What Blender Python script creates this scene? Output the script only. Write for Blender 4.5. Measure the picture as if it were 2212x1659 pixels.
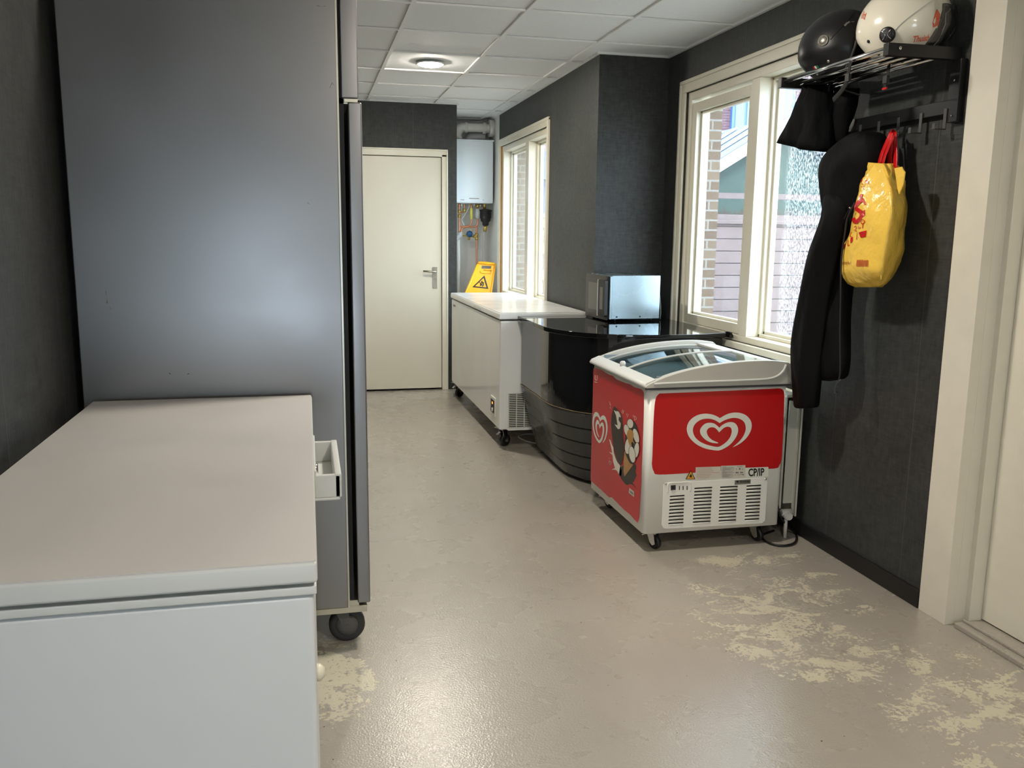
import bpy, bmesh, math, random
import numpy as np
from mathutils import Vector, Matrix
from mathutils.noise import noise as pnoise
random.seed(7)
SC = bpy.context.scene
for o in list(bpy.data.objects): bpy.data.objects.remove(o)
COL = SC.collection
PI = math.pi

# ------------------------------------------------------------------ camera
W_, H_ = 2212., 1659.
FPX = 1873.
HC = 1.457
_c = np.array([W_/2, H_/2])
def _d(v):
    r = np.array([v[0]-_c[0], v[1]-_c[1], FPX]); return r/np.linalg.norm(r)
_Y = _d((662., 502.)); _Z = _d((985., 11650.)); _Z = _Z-_Y*_Y.dot(_Z); _Z = -_Z/np.linalg.norm(_Z)
_X = np.cross(_Y, _Z)
if _X[0] < 0: _X = -_X
RM = np.array([_X, _Y, _Z])
_C = np.array([0, 0, HC])
def _ray(u, v): return RM@np.array([u-_c[0], v-_c[1], FPX])
# a measured point of the photograph laid on a known real plane of the room
def onx(u, v, x): r = _ray(u, v); return Vector(_C+(x/r[0])*r)
def ony(u, v, y): r = _ray(u, v); return Vector(_C+(y/r[1])*r)
def onz(u, v, z): r = _ray(u, v); return Vector(_C+((z-HC)/r[2])*r)
cd = bpy.data.cameras.new('camera'); cam = bpy.data.objects.new('camera', cd); COL.objects.link(cam)
cd.sensor_width = 36; cd.sensor_fit = 'HORIZONTAL'; cd.lens = FPX/W_*36; cd.clip_start = .02; cd.clip_end = 200
M = Matrix(((RM[0][0], -RM[0][1], -RM[0][2], 0), (RM[1][0], -RM[1][1], -RM[1][2], 0), (RM[2][0], -RM[2][1], -RM[2][2], HC), (0, 0, 0, 1)))
cam.matrix_world = M
SC.camera = cam

# ------------------------------------------------------------------ world, sun, exposure
SC.view_settings.view_transform = 'Standard'; SC.view_settings.look = 'None'
SC.view_settings.gamma = 1; SC.view_settings.use_curve_mapping = False
SC.view_settings.exposure = 0.95
wd = bpy.data.worlds.new('world'); SC.world = wd; wd.use_nodes = True
bg = wd.node_tree.nodes['Background']; bg.inputs[0].default_value = (.70, .86, 1.0, 1); bg.inputs[1].default_value = 5.2
sd = bpy.data.lights.new('sun', 'SUN'); sd.energy = 1.0; sd.angle = math.radians(.6); sd.color = (1, .95, .86)
so = bpy.data.objects.new('sun', sd); COL.objects.link(so)
so.rotation_euler = Vector((.12, .80, -.55)).to_track_quat('-Z', 'Y').to_euler(); so.location = (3, -6, 9)
LAMP_W = 300.

# ------------------------------------------------------------------ materials
def s2l(c): return tuple(((v/255.)/12.92 if v/255. <= .04045 else ((v/255.+.055)/1.055)**2.4) for v in c)
def mat(name, rgb, rough=.5, metal=0., spec=.5, var=0., vscale=6., bump=0., bscale=200., coat=0., lin=False, aniso=None, rvar=0., bdist=.002):
    m = bpy.data.materials.new(name); m.use_nodes = True
    n = m.node_tree.nodes; l = m.node_tree.links; b = n['Principled BSDF']
    c = rgb if lin else s2l(rgb)
    b.inputs['Base Color'].default_value = (*c, 1); b.inputs['Roughness'].default_value = rough
    b.inputs['Metallic'].default_value = metal; b.inputs['Specular IOR Level'].default_value = spec
    b.inputs['Coat Weight'].default_value = coat
    tc = n.new('ShaderNodeTexCoord')
    if var > 0:
        no = n.new('ShaderNodeTexNoise'); no.inputs['Scale'].default_value = vscale; no.inputs['Detail'].default_value = 5
        l.new(tc.outputs['Object'], no.inputs['Vector'])
        cr = n.new('ShaderNodeMix'); cr.data_type = 'RGBA'
        cr.inputs[6].default_value = (*[v*(1-var) for v in c], 1); cr.inputs[7].default_value = (*[min(1, v*(1+var)) for v in c], 1)
        l.new(no.outputs[0], cr.inputs[0]); l.new(cr.outputs[2], b.inputs['Base Color'])
        if rvar > 0:
            mr = n.new('ShaderNodeMapRange'); mr.inputs[1].default_value = .3; mr.inputs[2].default_value = .7
            mr.inputs[3].default_value = max(.02, rough-rvar); mr.inputs[4].default_value = rough+rvar
            l.new(no.outputs[0], mr.inputs[0]); l.new(mr.outputs[0], b.inputs['Roughness'])
    if bump > 0:
        nb = n.new('ShaderNodeTexNoise'); nb.inputs['Scale'].default_value = bscale; nb.inputs['Detail'].default_value = 3
        mp = n.new('ShaderNodeMapping'); l.new(tc.outputs['Object'], mp.inputs[0]); l.new(mp.outputs[0], nb.inputs['Vector'])
        if aniso: mp.inputs['Scale'].default_value = aniso
        bu = n.new('ShaderNodeBump'); bu.inputs['Strength'].default_value = bump; bu.inputs['Distance'].default_value = bdist
        l.new(nb.outputs[0], bu.inputs['Height']); l.new(bu.outputs[0], b.inputs['Normal'])
    return m
def emis(name, rgb, s):
    m = bpy.data.materials.new(name); m.use_nodes = True; n = m.node_tree.nodes; n.clear()
    e = n.new('ShaderNodeEmission'); e.inputs[0].default_value = (*rgb, 1); e.inputs[1].default_value = s
    o = n.new('ShaderNodeOutputMaterial'); m.node_tree.links.new(e.outputs[0], o.inputs[0]); return m
def glass(name, tint=(1, 1, 1), gloss=.0, haze=0., droplets=0., hz_y=None, rough=.0, base=.08):
    """thin pane: clear transmission, a sharp reflection by angle, and dirt that scatters daylight"""
    m = bpy.data.materials.new(name); m.use_nodes = True; n = m.node_tree.nodes; l = m.node_tree.links; n.clear()
    tr = n.new('ShaderNodeBsdfTransparent'); tr.inputs[0].default_value = (*tint, 1)
    gl = n.new('ShaderNodeBsdfGlossy'); gl.inputs['Roughness'].default_value = rough
    lw = n.new('ShaderNodeLayerWeight'); lw.inputs[0].default_value = .5
    pw = n.new('ShaderNodeMath'); pw.operation = 'POWER'; pw.inputs[1].default_value = 4.; l.new(lw.outputs['Facing'], pw.inputs[0])
    ad = n.new('ShaderNodeMath'); ad.operation = 'MULTIPLY_ADD'; ad.use_clamp = True; ad.inputs[1].default_value = .55; ad.inputs[2].default_value = .035+gloss; l.new(pw.outputs[0], ad.inputs[0])
    mx = n.new('ShaderNodeMixShader'); l.new(ad.outputs[0], mx.inputs[0]); l.new(tr.outputs[0], mx.inputs[1]); l.new(gl.outputs[0], mx.inputs[2])
    out = n.new('ShaderNodeOutputMaterial'); last = mx
    if haze > 0:
        ts = n.new('ShaderNodeBsdfTranslucent'); ts.inputs[0].default_value = (.93, .97, 1, 1)
        tc = n.new('ShaderNodeTexCoord'); mp = n.new('ShaderNodeMapping'); mp.inputs['Scale'].default_value = (1, 1, .35)
        l.new(tc.outputs['Object'], mp.inputs[0])
        no = n.new('ShaderNodeTexNoise'); no.inputs['Scale'].default_value = 170; no.inputs['Detail'].default_value = 1; l.new(mp.outputs[0], no.inputs['Vector'])
        r1 = n.new('ShaderNodeMapRange'); r1.inputs[1].default_value = .54; r1.inputs[2].default_value = .64; r1.inputs[3].default_value = haze; r1.inputs[4].default_value = haze+droplets
        l.new(no.outputs[0], r1.inputs[0])
        fac = r1
        if hz_y is not None:
            sp = n.new('ShaderNodeSeparateXYZ'); l.new(tc.outputs['Object'], sp.inputs[0])
            r2 = n.new('ShaderNodeMapRange'); r2.inputs[1].default_value = hz_y+.02; r2.inputs[2].default_value = hz_y-.04
            r2.inputs[3].default_value = 0; r2.inputs[4].default_value = 1; l.new(sp.outputs[1], r2.inputs[0])
            mm = n.new('ShaderNodeMix'); mm.data_type = 'FLOAT'; l.new(r2.outputs[0], mm.inputs[0]); mm.inputs[2].default_value = base; l.new(r1.outputs[0], mm.inputs[3])
            l.new(mm.outputs[0], (m2 := n.new('ShaderNodeMixShader')).inputs[0])
        else:
            l.new(fac.outputs[0], (m2 := n.new('ShaderNodeMixShader')).inputs[0])
        l.new(mx.outputs[0], m2.inputs[1]); l.new(ts.outputs[0], m2.inputs[2]); last = m2
    l.new(last.outputs[0], out.inputs[0]); return m

def wallpaper(name, rgb=(47, 49, 47), y_seam=.53):
    m = bpy.data.materials.new(name); m.use_nodes = True; n = m.node_tree.nodes; l = m.node_tree.links; b = n['Principled BSDF']
    tc = n.new('ShaderNodeTexCoord')
    def nz(scale, vec, det=3):
        mp = n.new('ShaderNodeMapping'); mp.inputs['Scale'].default_value = vec; l.new(tc.outputs['Object'], mp.inputs[0])
        t = n.new('ShaderNodeTexNoise'); t.inputs['Scale'].default_value = scale; t.inputs['Detail'].default_value = det; l.new(mp.outputs[0], t.inputs['Vector']); return t
    a = nz(130, (1, 1, .13)); c = nz(130, (.13, .13, 1)); big = nz(2.2, (1, 1, 1), 6)
    mid = nz(28, (1, 1, 1), 4)
    s1 = n.new('ShaderNodeMath'); s1.operation = 'ADD'; l.new(a.outputs[0], s1.inputs[0]); l.new(c.outputs[0], s1.inputs[1])
    s2 = n.new('ShaderNodeMath'); s2.operation = 'ADD'; l.new(s1.outputs[0], s2.inputs[0]); l.new(mid.outputs[0], s2.inputs[1])
    s3 = n.new('ShaderNodeMath'); s3.operation = 'ADD'; l.new(s2.outputs[0], s3.inputs[0]); l.new(big.outputs[0], s3.inputs[1])
    cr = n.new('ShaderNodeMapRange'); cr.inputs[1].default_value = 1.55; cr.inputs[2].default_value = 2.5; l.new(s3.outputs[0], cr.inputs[0])
    mx = n.new('ShaderNodeMix'); mx.data_type = 'RGBA'; c0 = s2l(rgb)
    mx.inputs[6].default_value = (*[v*.55 for v in c0], 1); mx.inputs[7].default_value = (*[v*1.6 for v in c0], 1)
    l.new(cr.outputs[0], mx.inputs[0])
    # scuffs: thin pale scratches
    sc = nz(9, (1, 1, .25), 2); ss = n.new('ShaderNodeMapRange'); ss.inputs[1].default_value = .80; ss.inputs[2].default_value = .83; l.new(sc.outputs[0], ss.inputs[0])
    m2 = n.new('ShaderNodeMix'); m2.data_type = 'RGBA'; l.new(ss.outputs[0], m2.inputs[0]); l.new(mx.outputs[2], m2.inputs[6]); m2.inputs[7].default_value = (.25, .25, .24, 1)
    # seams between the strips
    sp = n.new('ShaderNodeSeparateXYZ'); l.new(tc.outputs['Object'], sp.inputs[0])
    ax = n.new('ShaderNodeMath'); ax.operation = 'ADD'; l.new(sp.outputs[0], ax.inputs[0]); l.new(sp.outputs[1], ax.inputs[1])
    wob = n.new('ShaderNodeMath'); wob.operation = 'MULTIPLY_ADD'; wob.inputs[1].default_value = .006; l.new(big.outputs[0], wob.inputs[0]); l.new(ax.outputs[0], wob.inputs[2])
    md = n.new('ShaderNodeMath'); md.operation = 'PINGPONG'; md.inputs[1].default_value = y_seam/2; l.new(wob.outputs[0], md.inputs[0])
    lt = n.new('ShaderNodeMath'); lt.operation = 'LESS_THAN'; lt.inputs[1].default_value = .0018; l.new(md.outputs[0], lt.inputs[0])
    m3 = n.new('ShaderNodeMix'); m3.data_type = 'RGBA'; l.new(lt.outputs[0], m3.inputs[0]); l.new(m2.outputs[2], m3.inputs[6]); m3.inputs[7].default_value = (.07, .07, .065, 1)
    l.new(m3.outputs[2], b.inputs['Base Color'])
    b.inputs['Roughness'].default_value = .58; b.inputs['Specular IOR Level'].default_value = .5; b.inputs['Sheen Weight'].default_value = .04; b.inputs['Sheen Roughness'].default_value = .4
    bu = n.new('ShaderNodeBump'); bu.inputs['Strength'].default_value = .35; bu.inputs['Distance'].default_value = .002; l.new(s2.outputs[0], bu.inputs['Height']); l.new(bu.outputs[0], b.inputs['Normal'])
    return m

def floor_mat():
    m = bpy.data.materials.new('floor_coating'); m.use_nodes = True; n = m.node_tree.nodes; l = m.node_tree.links; b = n['Principled BSDF']
    tc = n.new('ShaderNodeTexCoord'); P = tc.outputs['Object']
    def nz(scale, det=4, vec=(1, 1, 1), rough=.55, dist=0.):
        mp = n.new('ShaderNodeMapping'); mp.inputs['Scale'].default_value = vec; l.new(P, mp.inputs[0])
        t = n.new('ShaderNodeTexNoise'); t.inputs['Scale'].default_value = scale; t.inputs['Detail'].default_value = det
        t.inputs['Roughness'].default_value = rough; t.inputs['Distortion'].default_value = dist; l.new(mp.outputs[0], t.inputs['Vector']); return t.outputs[0]
    def rng(x, a, c, lo=0., hi=1.):
        r = n.new('ShaderNodeMapRange'); r.inputs[1].default_value = a; r.inputs[2].default_value = c; r.inputs[3].default_value = lo; r.inputs[4].default_value = hi; l.new(x, r.inputs[0]); return r.outputs[0]
    def mth(op, a, c):
        t = n.new('ShaderNodeMath'); t.operation = op
        for i, v in enumerate((a, c)):
            if isinstance(v, (int, float)): t.inputs[i].default_value = v
            else: l.new(v, t.inputs[i])
        return t.outputs[0]
    def mix(f, a, c):
        t = n.new('ShaderNodeMix'); t.data_type = 'RGBA'; l.new(f, t.inputs[0])
        for i, v in ((6, a), (7, c)):
            if isinstance(v, tuple): t.inputs[i].default_value = (*s2l(v), 1)
            else: l.new(v, t.inputs[i])
        return t.outputs[2]
    base = mix(rng(nz(1.1, 2), .3, .7), (161, 154, 144), (171, 164, 152))
    base = mix(rng(nz(4, 3, (1, .3, 1)), .40, .8, 0, .35), base, (150, 143, 130))
    # worn places: where feet pass, the coating has peeled to the paler layer
    spots = [(1.70, 2.80, .30, .42, .8), (1.80, 2.50, .22, .20, .8), (2.02, 2.16, .30, .22, .8), (1.95, 3.05, .28, .32, .55), (2.30, 1.95, .35, .35, .9), (2.12, 2.42, .12, .16, .5), (.03, 2.72, .16, .28, 1.), (1.95, 3.42, .32, .10, .6), (2.3, 2.3, .2, .2, .3), (1.9, 1.7, .4, .25, .8)]
    mask = None
    sp = n.new('ShaderNodeSeparateXYZ'); l.new(P, sp.inputs[0])
    for (x, y, rx, ry, w) in spots:
        dx = mth('POWER', mth('ABSOLUTE', mth('DIVIDE', mth('SUBTRACT', sp.outputs[0], x), rx), 0), 2.)
        dy = mth('POWER', mth('ABSOLUTE', mth('DIVIDE', mth('SUBTRACT', sp.outputs[1], y), ry), 0), 2.)
        g = mth('MULTIPLY', rng(mth('ADD', dx, dy), 0, 1.6, 1, 0), w)
        mask = g if mask is None else mth('MAXIMUM', mask, g)
    pn = mth('ADD', nz(8, 11, (.8, 1, 1), .72, .8), mth('MULTIPLY', mth('SUBTRACT', nz(70, 4), .5), .42))
    peel = rng(mth('ADD', pn, mth('MULTIPLY', mask, .20)), .635, .650)
    peel = mth('MULTIPLY', peel, rng(mask, .02, .2))
    col = mix(peel, base, (200, 193, 170))
    dirt = mth('MULTIPLY', rng(nz(26, 6, (1, .7, 1), .7), .56, .66), rng(mask, .35, .9))
    col = mix(mth('MULTIPLY', dirt, .5), col, (108, 98, 78))
    speck = rng(nz(75, 1), .775, .79)
    col = mix(speck, col, (60, 52, 40))
    l.new(col, b.inputs['Base Color'])
    l.new(mth('ADD', rng(nz(3, 4), .3, .7, .22, .34), mth('MULTIPLY', peel, .12)), b.inputs['Roughness'])
    b.inputs['Specular IOR Level'].default_value = .5
    b.inputs['Coat Weight'].default_value = .35; b.inputs['Coat Roughness'].default_value = .16
    bu = n.new('ShaderNodeBump'); bu.inputs['Strength'].default_value = .6; bu.inputs['Distance'].default_value = .0014
    l.new(mth('SUBTRACT', nz(150, 2), mth('MULTIPLY', peel, .3)), bu.inputs['Height']); l.new(bu.outputs[0], b.inputs['Normal']); l.new(bu.outputs[0], b.inputs['Coat Normal'])
    return m

def brick_mat(name, c1, c2, mortar, scale=1., axis='yz'):
    m = bpy.data.materials.new(name); m.use_nodes = True; n = m.node_tree.nodes; l = m.node_tree.links; b = n['Principled BSDF']
    tc = n.new('ShaderNodeTexCoord'); sp = n.new('ShaderNodeSeparateXYZ'); l.new(tc.outputs['Object'], sp.inputs[0])
    cb = n.new('ShaderNodeCombineXYZ'); ad = n.new('ShaderNodeMath'); ad.operation = 'ADD'; l.new(sp.outputs[0], ad.inputs[0]); l.new(sp.outputs[1], ad.inputs[1])
    l.new(ad.outputs[0], cb.inputs[0]); l.new(sp.outputs[2], cb.inputs[1])
    br = n.new('ShaderNodeTexBrick'); br.inputs['Scale'].default_value = scale; br.inputs['Brick Width'].default_value = .22; br.inputs['Row Height'].default_value = .0625
    br.inputs['Mortar Size'].default_value = .006; br.inputs['Color1'].default_value = (*s2l(c1), 1); br.inputs['Color2'].default_value = (*s2l(c2), 1); br.inputs['Mortar'].default_value = (*s2l(mortar), 1)
    l.new(cb.outputs[0], br.inputs['Vector']); l.new(br.outputs[0], b.inputs['Base Color']); b.inputs['Roughness'].default_value = .85
    return m

MT = dict(
 wall=wallpaper('charcoal_fabric_wallpaper'), floor=floor_mat(),
 cream=mat('cream_gloss_paint', (226, 220, 200), .32, var=.05, vscale=9),
 door=mat('cream_door_paint', (224, 219, 200), .34, var=.03, vscale=4),
 rdoor=mat('scuffed_cream_paint', (224, 218, 202), .38, var=.06, vscale=14),
 plaster=mat('pale_plaster', (214, 212, 206), .7, var=.07, vscale=5, bump=.3, bscale=30),
 tile=mat('ceiling_tile', (242, 242, 240), .8, var=.05, vscale=60, bump=.25, bscale=250),
 tbar=mat('ceiling_bar_white', (242, 242, 238), .6),
 base=mat('black_baseboard', (22, 23, 23), .4, var=.3, vscale=20),
 steel=mat('grey_steel_sheet', (140, 138, 138), .34, metal=.85, var=.05, vscale=3, rvar=.03),
 steel_d=mat('dark_steel_sheet', (112, 112, 114), .4, metal=.6),
 gap=mat('black_gasket', (14, 14, 15), .6),
 white=mat('white_enamel', (214, 216, 216), .34, var=.01, vscale=4),
 lidtop=mat('grey_white_lid_laminate', (200, 196, 192), .42, var=.035, vscale=5, rvar=.07, bump=.05, bscale=25),
 white2=mat('white_freezer_enamel', (236, 236, 231), .16, var=.02, vscale=3, rvar=.04),
 wlid=mat('white_lid_top', (218, 218, 216), .22, var=.02, vscale=5, rvar=.03),
 rim=mat('grey_plastic_rim', (208, 209, 205), .35, var=.04, vscale=10),
 icew=mat('ice_chest_white', (236, 234, 226), .3, var=.03, vscale=8),
 lid=mat('grey_lid_plastic', (190, 187, 178), .38, var=.03, vscale=8),
 red=mat('red_vinyl', (190, 22, 24), .28), red2=mat('red_vinyl_side', (196, 28, 34), .26),
 decal=mat('pale_vinyl', (226, 226, 214), .35), choc=mat('chocolate_print', (44, 36, 30), .35, var=.2, vscale=20),
 cream_p=mat('cream_print', (228, 222, 206), .35), waffle=mat('waffle_print', (186, 136, 82), .4, var=.4, vscale=90),
 caramel=mat('caramel_print', (190, 140, 70), .4, var=.3, vscale=60), ink=mat('black_ink', (20, 20, 20), .4),
 paper=mat('sticker_paper', (210, 204, 190), .5), greyink=mat('grey_ink', (120, 118, 110), .5), ambr=mat('amber_sticker', (225, 165, 50), .4), pinkink=mat('faded_red_ink', (190, 150, 130), .5),
 blackp=mat('black_plastic', (20, 20, 21), .35), rubber=mat('dark_grey_rubber', (52, 52, 54), .6), wheelg=mat('grey_wheel', (92, 92, 92), .5),
 chrome=mat('chrome', (215, 215, 215), .16, metal=1), brushed=mat('brushed_aluminium', (190, 186, 172), .32, metal=.9),
 lac=mat('black_gloss_lacquer', (16, 17, 19), .10, var=.2, vscale=4, coat=.4), top=mat('black_granite_top', (12, 12, 13), .05, var=.3, vscale=160),
 louv=mat('dark_grey_satin_louvre', (58, 59, 57), .30, var=.12, vscale=4, rvar=.06), worn=mat('worn_wood_edge', (126, 108, 80), .7, var=.6, vscale=120),
 mwst=mat('galvanised_steel', (140, 154, 160), .27, metal=.95, var=.05, vscale=3, rvar=.03),
 mwd=mat('grey_glass_door', (70, 68, 65), .30, spec=.3), mwin=mat('grey_mesh_window', (120, 118, 112), .5, spec=.3),
 boil=mat('boiler_white', (222, 230, 234), .22), pvc=mat('white_pvc_pipe', (214, 212, 204), .35), pvcg=mat('grey_pvc', (182, 184, 184), .4),
 copper=mat('copper_pipe', (205, 140, 105), .28, metal=.85, var=.15, vscale=40), brass=mat('brass_fitting', (190, 165, 90), .3, metal=.9), blue=mat('blue_valve', (24, 70, 110), .35),
 yell=mat('yellow_plastic', (244, 176, 22), .35, var=.03, vscale=10), yellow_bag=None,
 black_m=mat('black_powder_coat', (20, 21, 22), .38), hook=mat('grey_hook_metal', (88, 88, 86), .4, metal=.6),
 helm_w=mat('ivory_white_helmet', (232, 226, 208), .18, coat=.5), helm_b=mat('matt_black_helmet', (17, 17, 19), .36), liner=mat('black_helmet_liner', (16, 15, 16), .9, bump=.5, bscale=150),
 orange=mat('orange_print', (226, 92, 50), .3), strap=mat('black_webbing', (24, 24, 25), .8),
 cloth=mat('black_jacket_fabric', (7, 7, 9), .7, spec=.14, var=.2, vscale=8, bump=.6, bscale=22, bdist=.012, aniso=(1, 1, .4)), redh=mat('red_strap_plastic', (196, 22, 26), .25),
 cable_w=mat('white_cable', (200, 200, 195), .4), cable_b=mat('black_cable', (16, 16, 16), .45),
 gold=mat('raw_timber_edge', (186, 140, 80), .6, var=.2, vscale=30),
 rad=mat('radiator_enamel', (206, 204, 190), .3), brickA=brick_mat('outer_brick', (116, 98, 78), (98, 78, 62), (136, 132, 126)),
 brickB=brick_mat('far_brick', (92, 62, 70), (76, 52, 62), (110, 96, 100)), bluef=mat('blue_window_frame', (70, 100, 160), .5),
 winb=mat('far_pane', (96, 122, 150), .15), fence=mat('weathered_fence_wood', (104, 90, 88), .8, var=.3, vscale=7, bump=.3, bscale=40), roof=mat('slate_blue_roof', (78, 90, 124), .5, var=.2, vscale=14),
 shed=mat('green_grey_shed', (46, 66, 58), .7, var=.2, vscale=5), leaf=mat('dry_hedge', (66, 48, 36), .9, var=.6, vscale=30), ground=mat('patio_paving', (130, 124, 116), .9, var=.1, vscale=5),
 liner2=mat('pale_freezer_liner', (128, 140, 146), .35), green=mat('green_print', (30, 110, 70), .4),
)
MT['glassB'] = glass('window_glass_far', haze=.03, droplets=.05, hz_y=7.35, base=.01)
MT['glassL'] = glass('window_glass_clear', haze=.008, droplets=.006)
MT['glassR'] = glass('window_glass_streaked', haze=.012, droplets=.22, hz_y=4.24, base=.008)
MT['lidglass'] = glass('curved_lid_glass', (.62, .70, .72), gloss=.10)
MT['visor'] = glass('clear_visor', (.90, .91, .90), gloss=.03)
MT['yellow_bag'] = mat('yellow_bag_plastic', (238, 196, 84), .22, var=.06, vscale=8, bump=1., bscale=13, bdist=.012)
_b = MT['yellow_bag'].node_tree.nodes['Principled BSDF']; _b.inputs['Subsurface Weight'].default_value = 0
SIM = MT

# ------------------------------------------------------------------ mesh builder
class MB:
    def __init__(s): s.v = []; s.f = []; s.sm = []; s.mi = []; s.m = 0
    def add(s, vs, fs, smooth=False):
        o = len(s.v); s.v += [tuple(v) for v in vs]
        for f in fs: s.f.append(tuple(i+o for i in f)); s.sm.append(smooth); s.mi.append(s.m)
        return s
    def box(s, a, b):
        x0, x1 = sorted((a[0], b[0])); y0, y1 = sorted((a[1], b[1])); z0, z1 = sorted((a[2], b[2]))
        return s.add([(x0, y0, z0), (x1, y0, z0), (x1, y1, z0), (x0, y1, z0), (x0, y0, z1), (x1, y0, z1), (x1, y1, z1), (x0, y1, z1)],
                     [(0, 3, 2, 1), (4, 5, 6, 7), (0, 1, 5, 4), (1, 2, 6, 5), (2, 3, 7, 6), (3, 0, 4, 7)])
    def poly(s, pts, smooth=False): return s.add(pts, [tuple(range(len(pts)))], smooth)
    def prism(s, pts, d, smooth=False):
        n = len(pts); d = Vector(d); p = [Vector(q) for q in pts]
        s.add(p+[q+d for q in p], [tuple(range(n))[::-1], tuple(range(n, 2*n))])
        o = len(s.v)-2*n
        for i in range(n): s.f.append((o+i, o+(i+1) % n, o+n+(i+1) % n, o+n+i)); s.sm.append(smooth); s.mi.append(s.m)
        return s
    def loft(s, rings, closed=True, caps=True, smooth=True):
        n = len(rings[0]); vs = [q for r in rings for q in r]; fs = []
        for k in range(len(rings)-1):
            for i in range(n if closed else n-1):
                j = (i+1) % n; fs.append((k*n+i, k*n+j, (k+1)*n+j, (k+1)*n+i))
        s.add(vs, fs, smooth)
        if caps and closed:
            o = len(s.v)-len(vs)
            s.f.append(tuple(o+i for i in range(n))[::-1]); s.sm.append(False); s.mi.append(s.m)
            s.f.append(tuple(o+len(vs)-n+i for i in range(n))); s.sm.append(False); s.mi.append(s.m)
        return s
    def tube(s, path, r, n=12, closed=False, flat=1., up=None):
        P = [Vector(p) for p in path]; rings = []; prev = None
        for i, p in enumerate(P):
            if closed: t = (P[(i+1) % len(P)]-P[i-1])
            else: t = P[min(i+1, len(P)-1)]-P[max(i-1, 0)]
            t.normalize()
            if prev is None:
                u = Vector(up) if up else (Vector((0, 0, 1)) if abs(t.z) < .9 else Vector((1, 0, 0)))
            else: u = prev
            u = (u-t*u.dot(t)).normalized(); prev = u; w = t.cross(u)
            rr = r[i] if isinstance(r, (list, tuple)) else r
            rings.append([p+u*math.cos(a)*rr+w*math.sin(a)*rr*flat for a in [2*PI*k/n for k in range(n)]])
        if closed: rings.append(rings[0])
        return s.loft(rings, caps=not closed)
    def lathe(s, prof, o, axis=(0, 0, 1), n=24, a0=0, a1=2*PI):
        ax = Vector(axis).normalized(); u = Vector((1, 0, 0)) if abs(ax.x) < .9 else Vector((0, 1, 0)); u = (u-ax*u.dot(ax)).normalized(); w = ax.cross(u); o = Vector(o)
        rings = [[o+ax*h+(u*math.cos(a)+w*math.sin(a))*r for a in [2*PI*k/n for k in range(n)]] for r, h in prof]
        return s.loft(rings)
    def cyl(s, a, b, r, n=20): return s.tube([a, b], r, n)
    def obj(s, name, m, parent=None, bevel=0., seg=2, mods=None):
        me = bpy.data.meshes.new(name); me.from_pydata(s.v, [], s.f); me.update()
        bm = bmesh.new(); bm.from_mesh(me); bmesh.ops.recalc_face_normals(bm, faces=bm.faces) if not getattr(s, 'keep', False) else None
        bm.to_mesh(me); bm.free()
        me.polygons.foreach_set('use_smooth', s.sm); me.polygons.foreach_set('material_index', s.mi)
        for mm in (m if isinstance(m, (list, tuple)) else [m]): me.materials.append(MT[mm] if isinstance(mm, str) else mm)
        o = bpy.data.objects.new(name, me); COL.objects.link(o)
        if parent is not None:
            o.parent = parent
            if not parent.get('_local'): o.matrix_parent_inverse = Matrix.Translation(-rootloc(parent))
        if bevel > 0:
            b = o.modifiers.new('bevel', 'BEVEL'); b.width = bevel; b.segments = seg; b.limit_method = 'ANGLE'; b.angle_limit = math.radians(35)
            me.polygons.foreach_set('use_smooth', [True]*len(me.polygons)); o.modifiers.new('wn', 'WEIGHTED_NORMAL').keep_sharp = True
        return o
def rootloc(p):
    # world-space parts hang under roots that are moved but not turned
    if p.type == 'EMPTY': return Vector(p.location)
    return Vector((0, 0, 0))
def thing(name, label, cat, loc=(0, 0, 0), group=None, local=False, rotz=0.):
    o = bpy.data.objects.new(name, None); o.empty_display_size = .05; COL.objects.link(o); o.location = loc; o.rotation_euler = (0, 0, rotz)
    o['label'] = label; o['category'] = cat
    if group: o['group'] = group
    if local: o['_local'] = 1
    return o
def tag(o, label, cat, group=None, kind=None):
    o['label'] = label; o['category'] = cat
    if group: o['group'] = group
    if kind: o['kind'] = kind
    return o
def struct(o, label=None): o['kind'] = 'structure'; o['label'] = label or o.name; return o
def dup(root, delta, label=None):
    r = root.copy(); COL.objects.link(r); r.location = root.location+Vector(delta)
    if label: r['label'] = label
    for ch in root.children:
        c = ch.copy(); COL.objects.link(c); c.parent = r; c.matrix_parent_inverse = ch.matrix_parent_inverse
        for g in ch.children:
            d = g.copy(); COL.objects.link(d); d.parent = c; d.matrix_parent_inverse = g.matrix_parent_inverse
    return r
def catmull(P, k=6, closed=False):
    P = [Vector(p) for p in P]; n = len(P); out = []
    for i in range(n if closed else n-1):
        if closed: a, b, c, d = P[i-1], P[i], P[(i+1) % n], P[(i+2) % n]
        else: a, b, c, d = P[max(i-1, 0)], P[i], P[i+1], P[min(i+2, n-1)]
        for j in range(k):
            t = j/k; out.append(.5*((2*b)+(c-a)*t+(2*a-5*b+4*c-d)*t*t+(3*b-a-3*c+d)*t**3))
    if not closed: out.append(P[-1])
    return out
def smoothpoly(P, k=5, ang=48):
    """Catmull-Rom outline that keeps its sharp corners"""
    P = [Vector(p) for p in P]; n = len(P); cor = []
    for i in range(n):
        a = (P[i]-P[i-1]); b = (P[(i+1) % n]-P[i])
        if a.length > 1e-9 and b.length > 1e-9 and a.angle(b) > math.radians(ang): cor.append(i)
    if not cor: return catmull(P, k, True)
    out = []
    for q in range(len(cor)):
        i0, i1 = cor[q], cor[(q+1) % len(cor)]
        if i1 <= i0: i1 += n
        out += catmull([P[j % n] for j in range(i0, i1+1)], k)[:-1]
    return out
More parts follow.
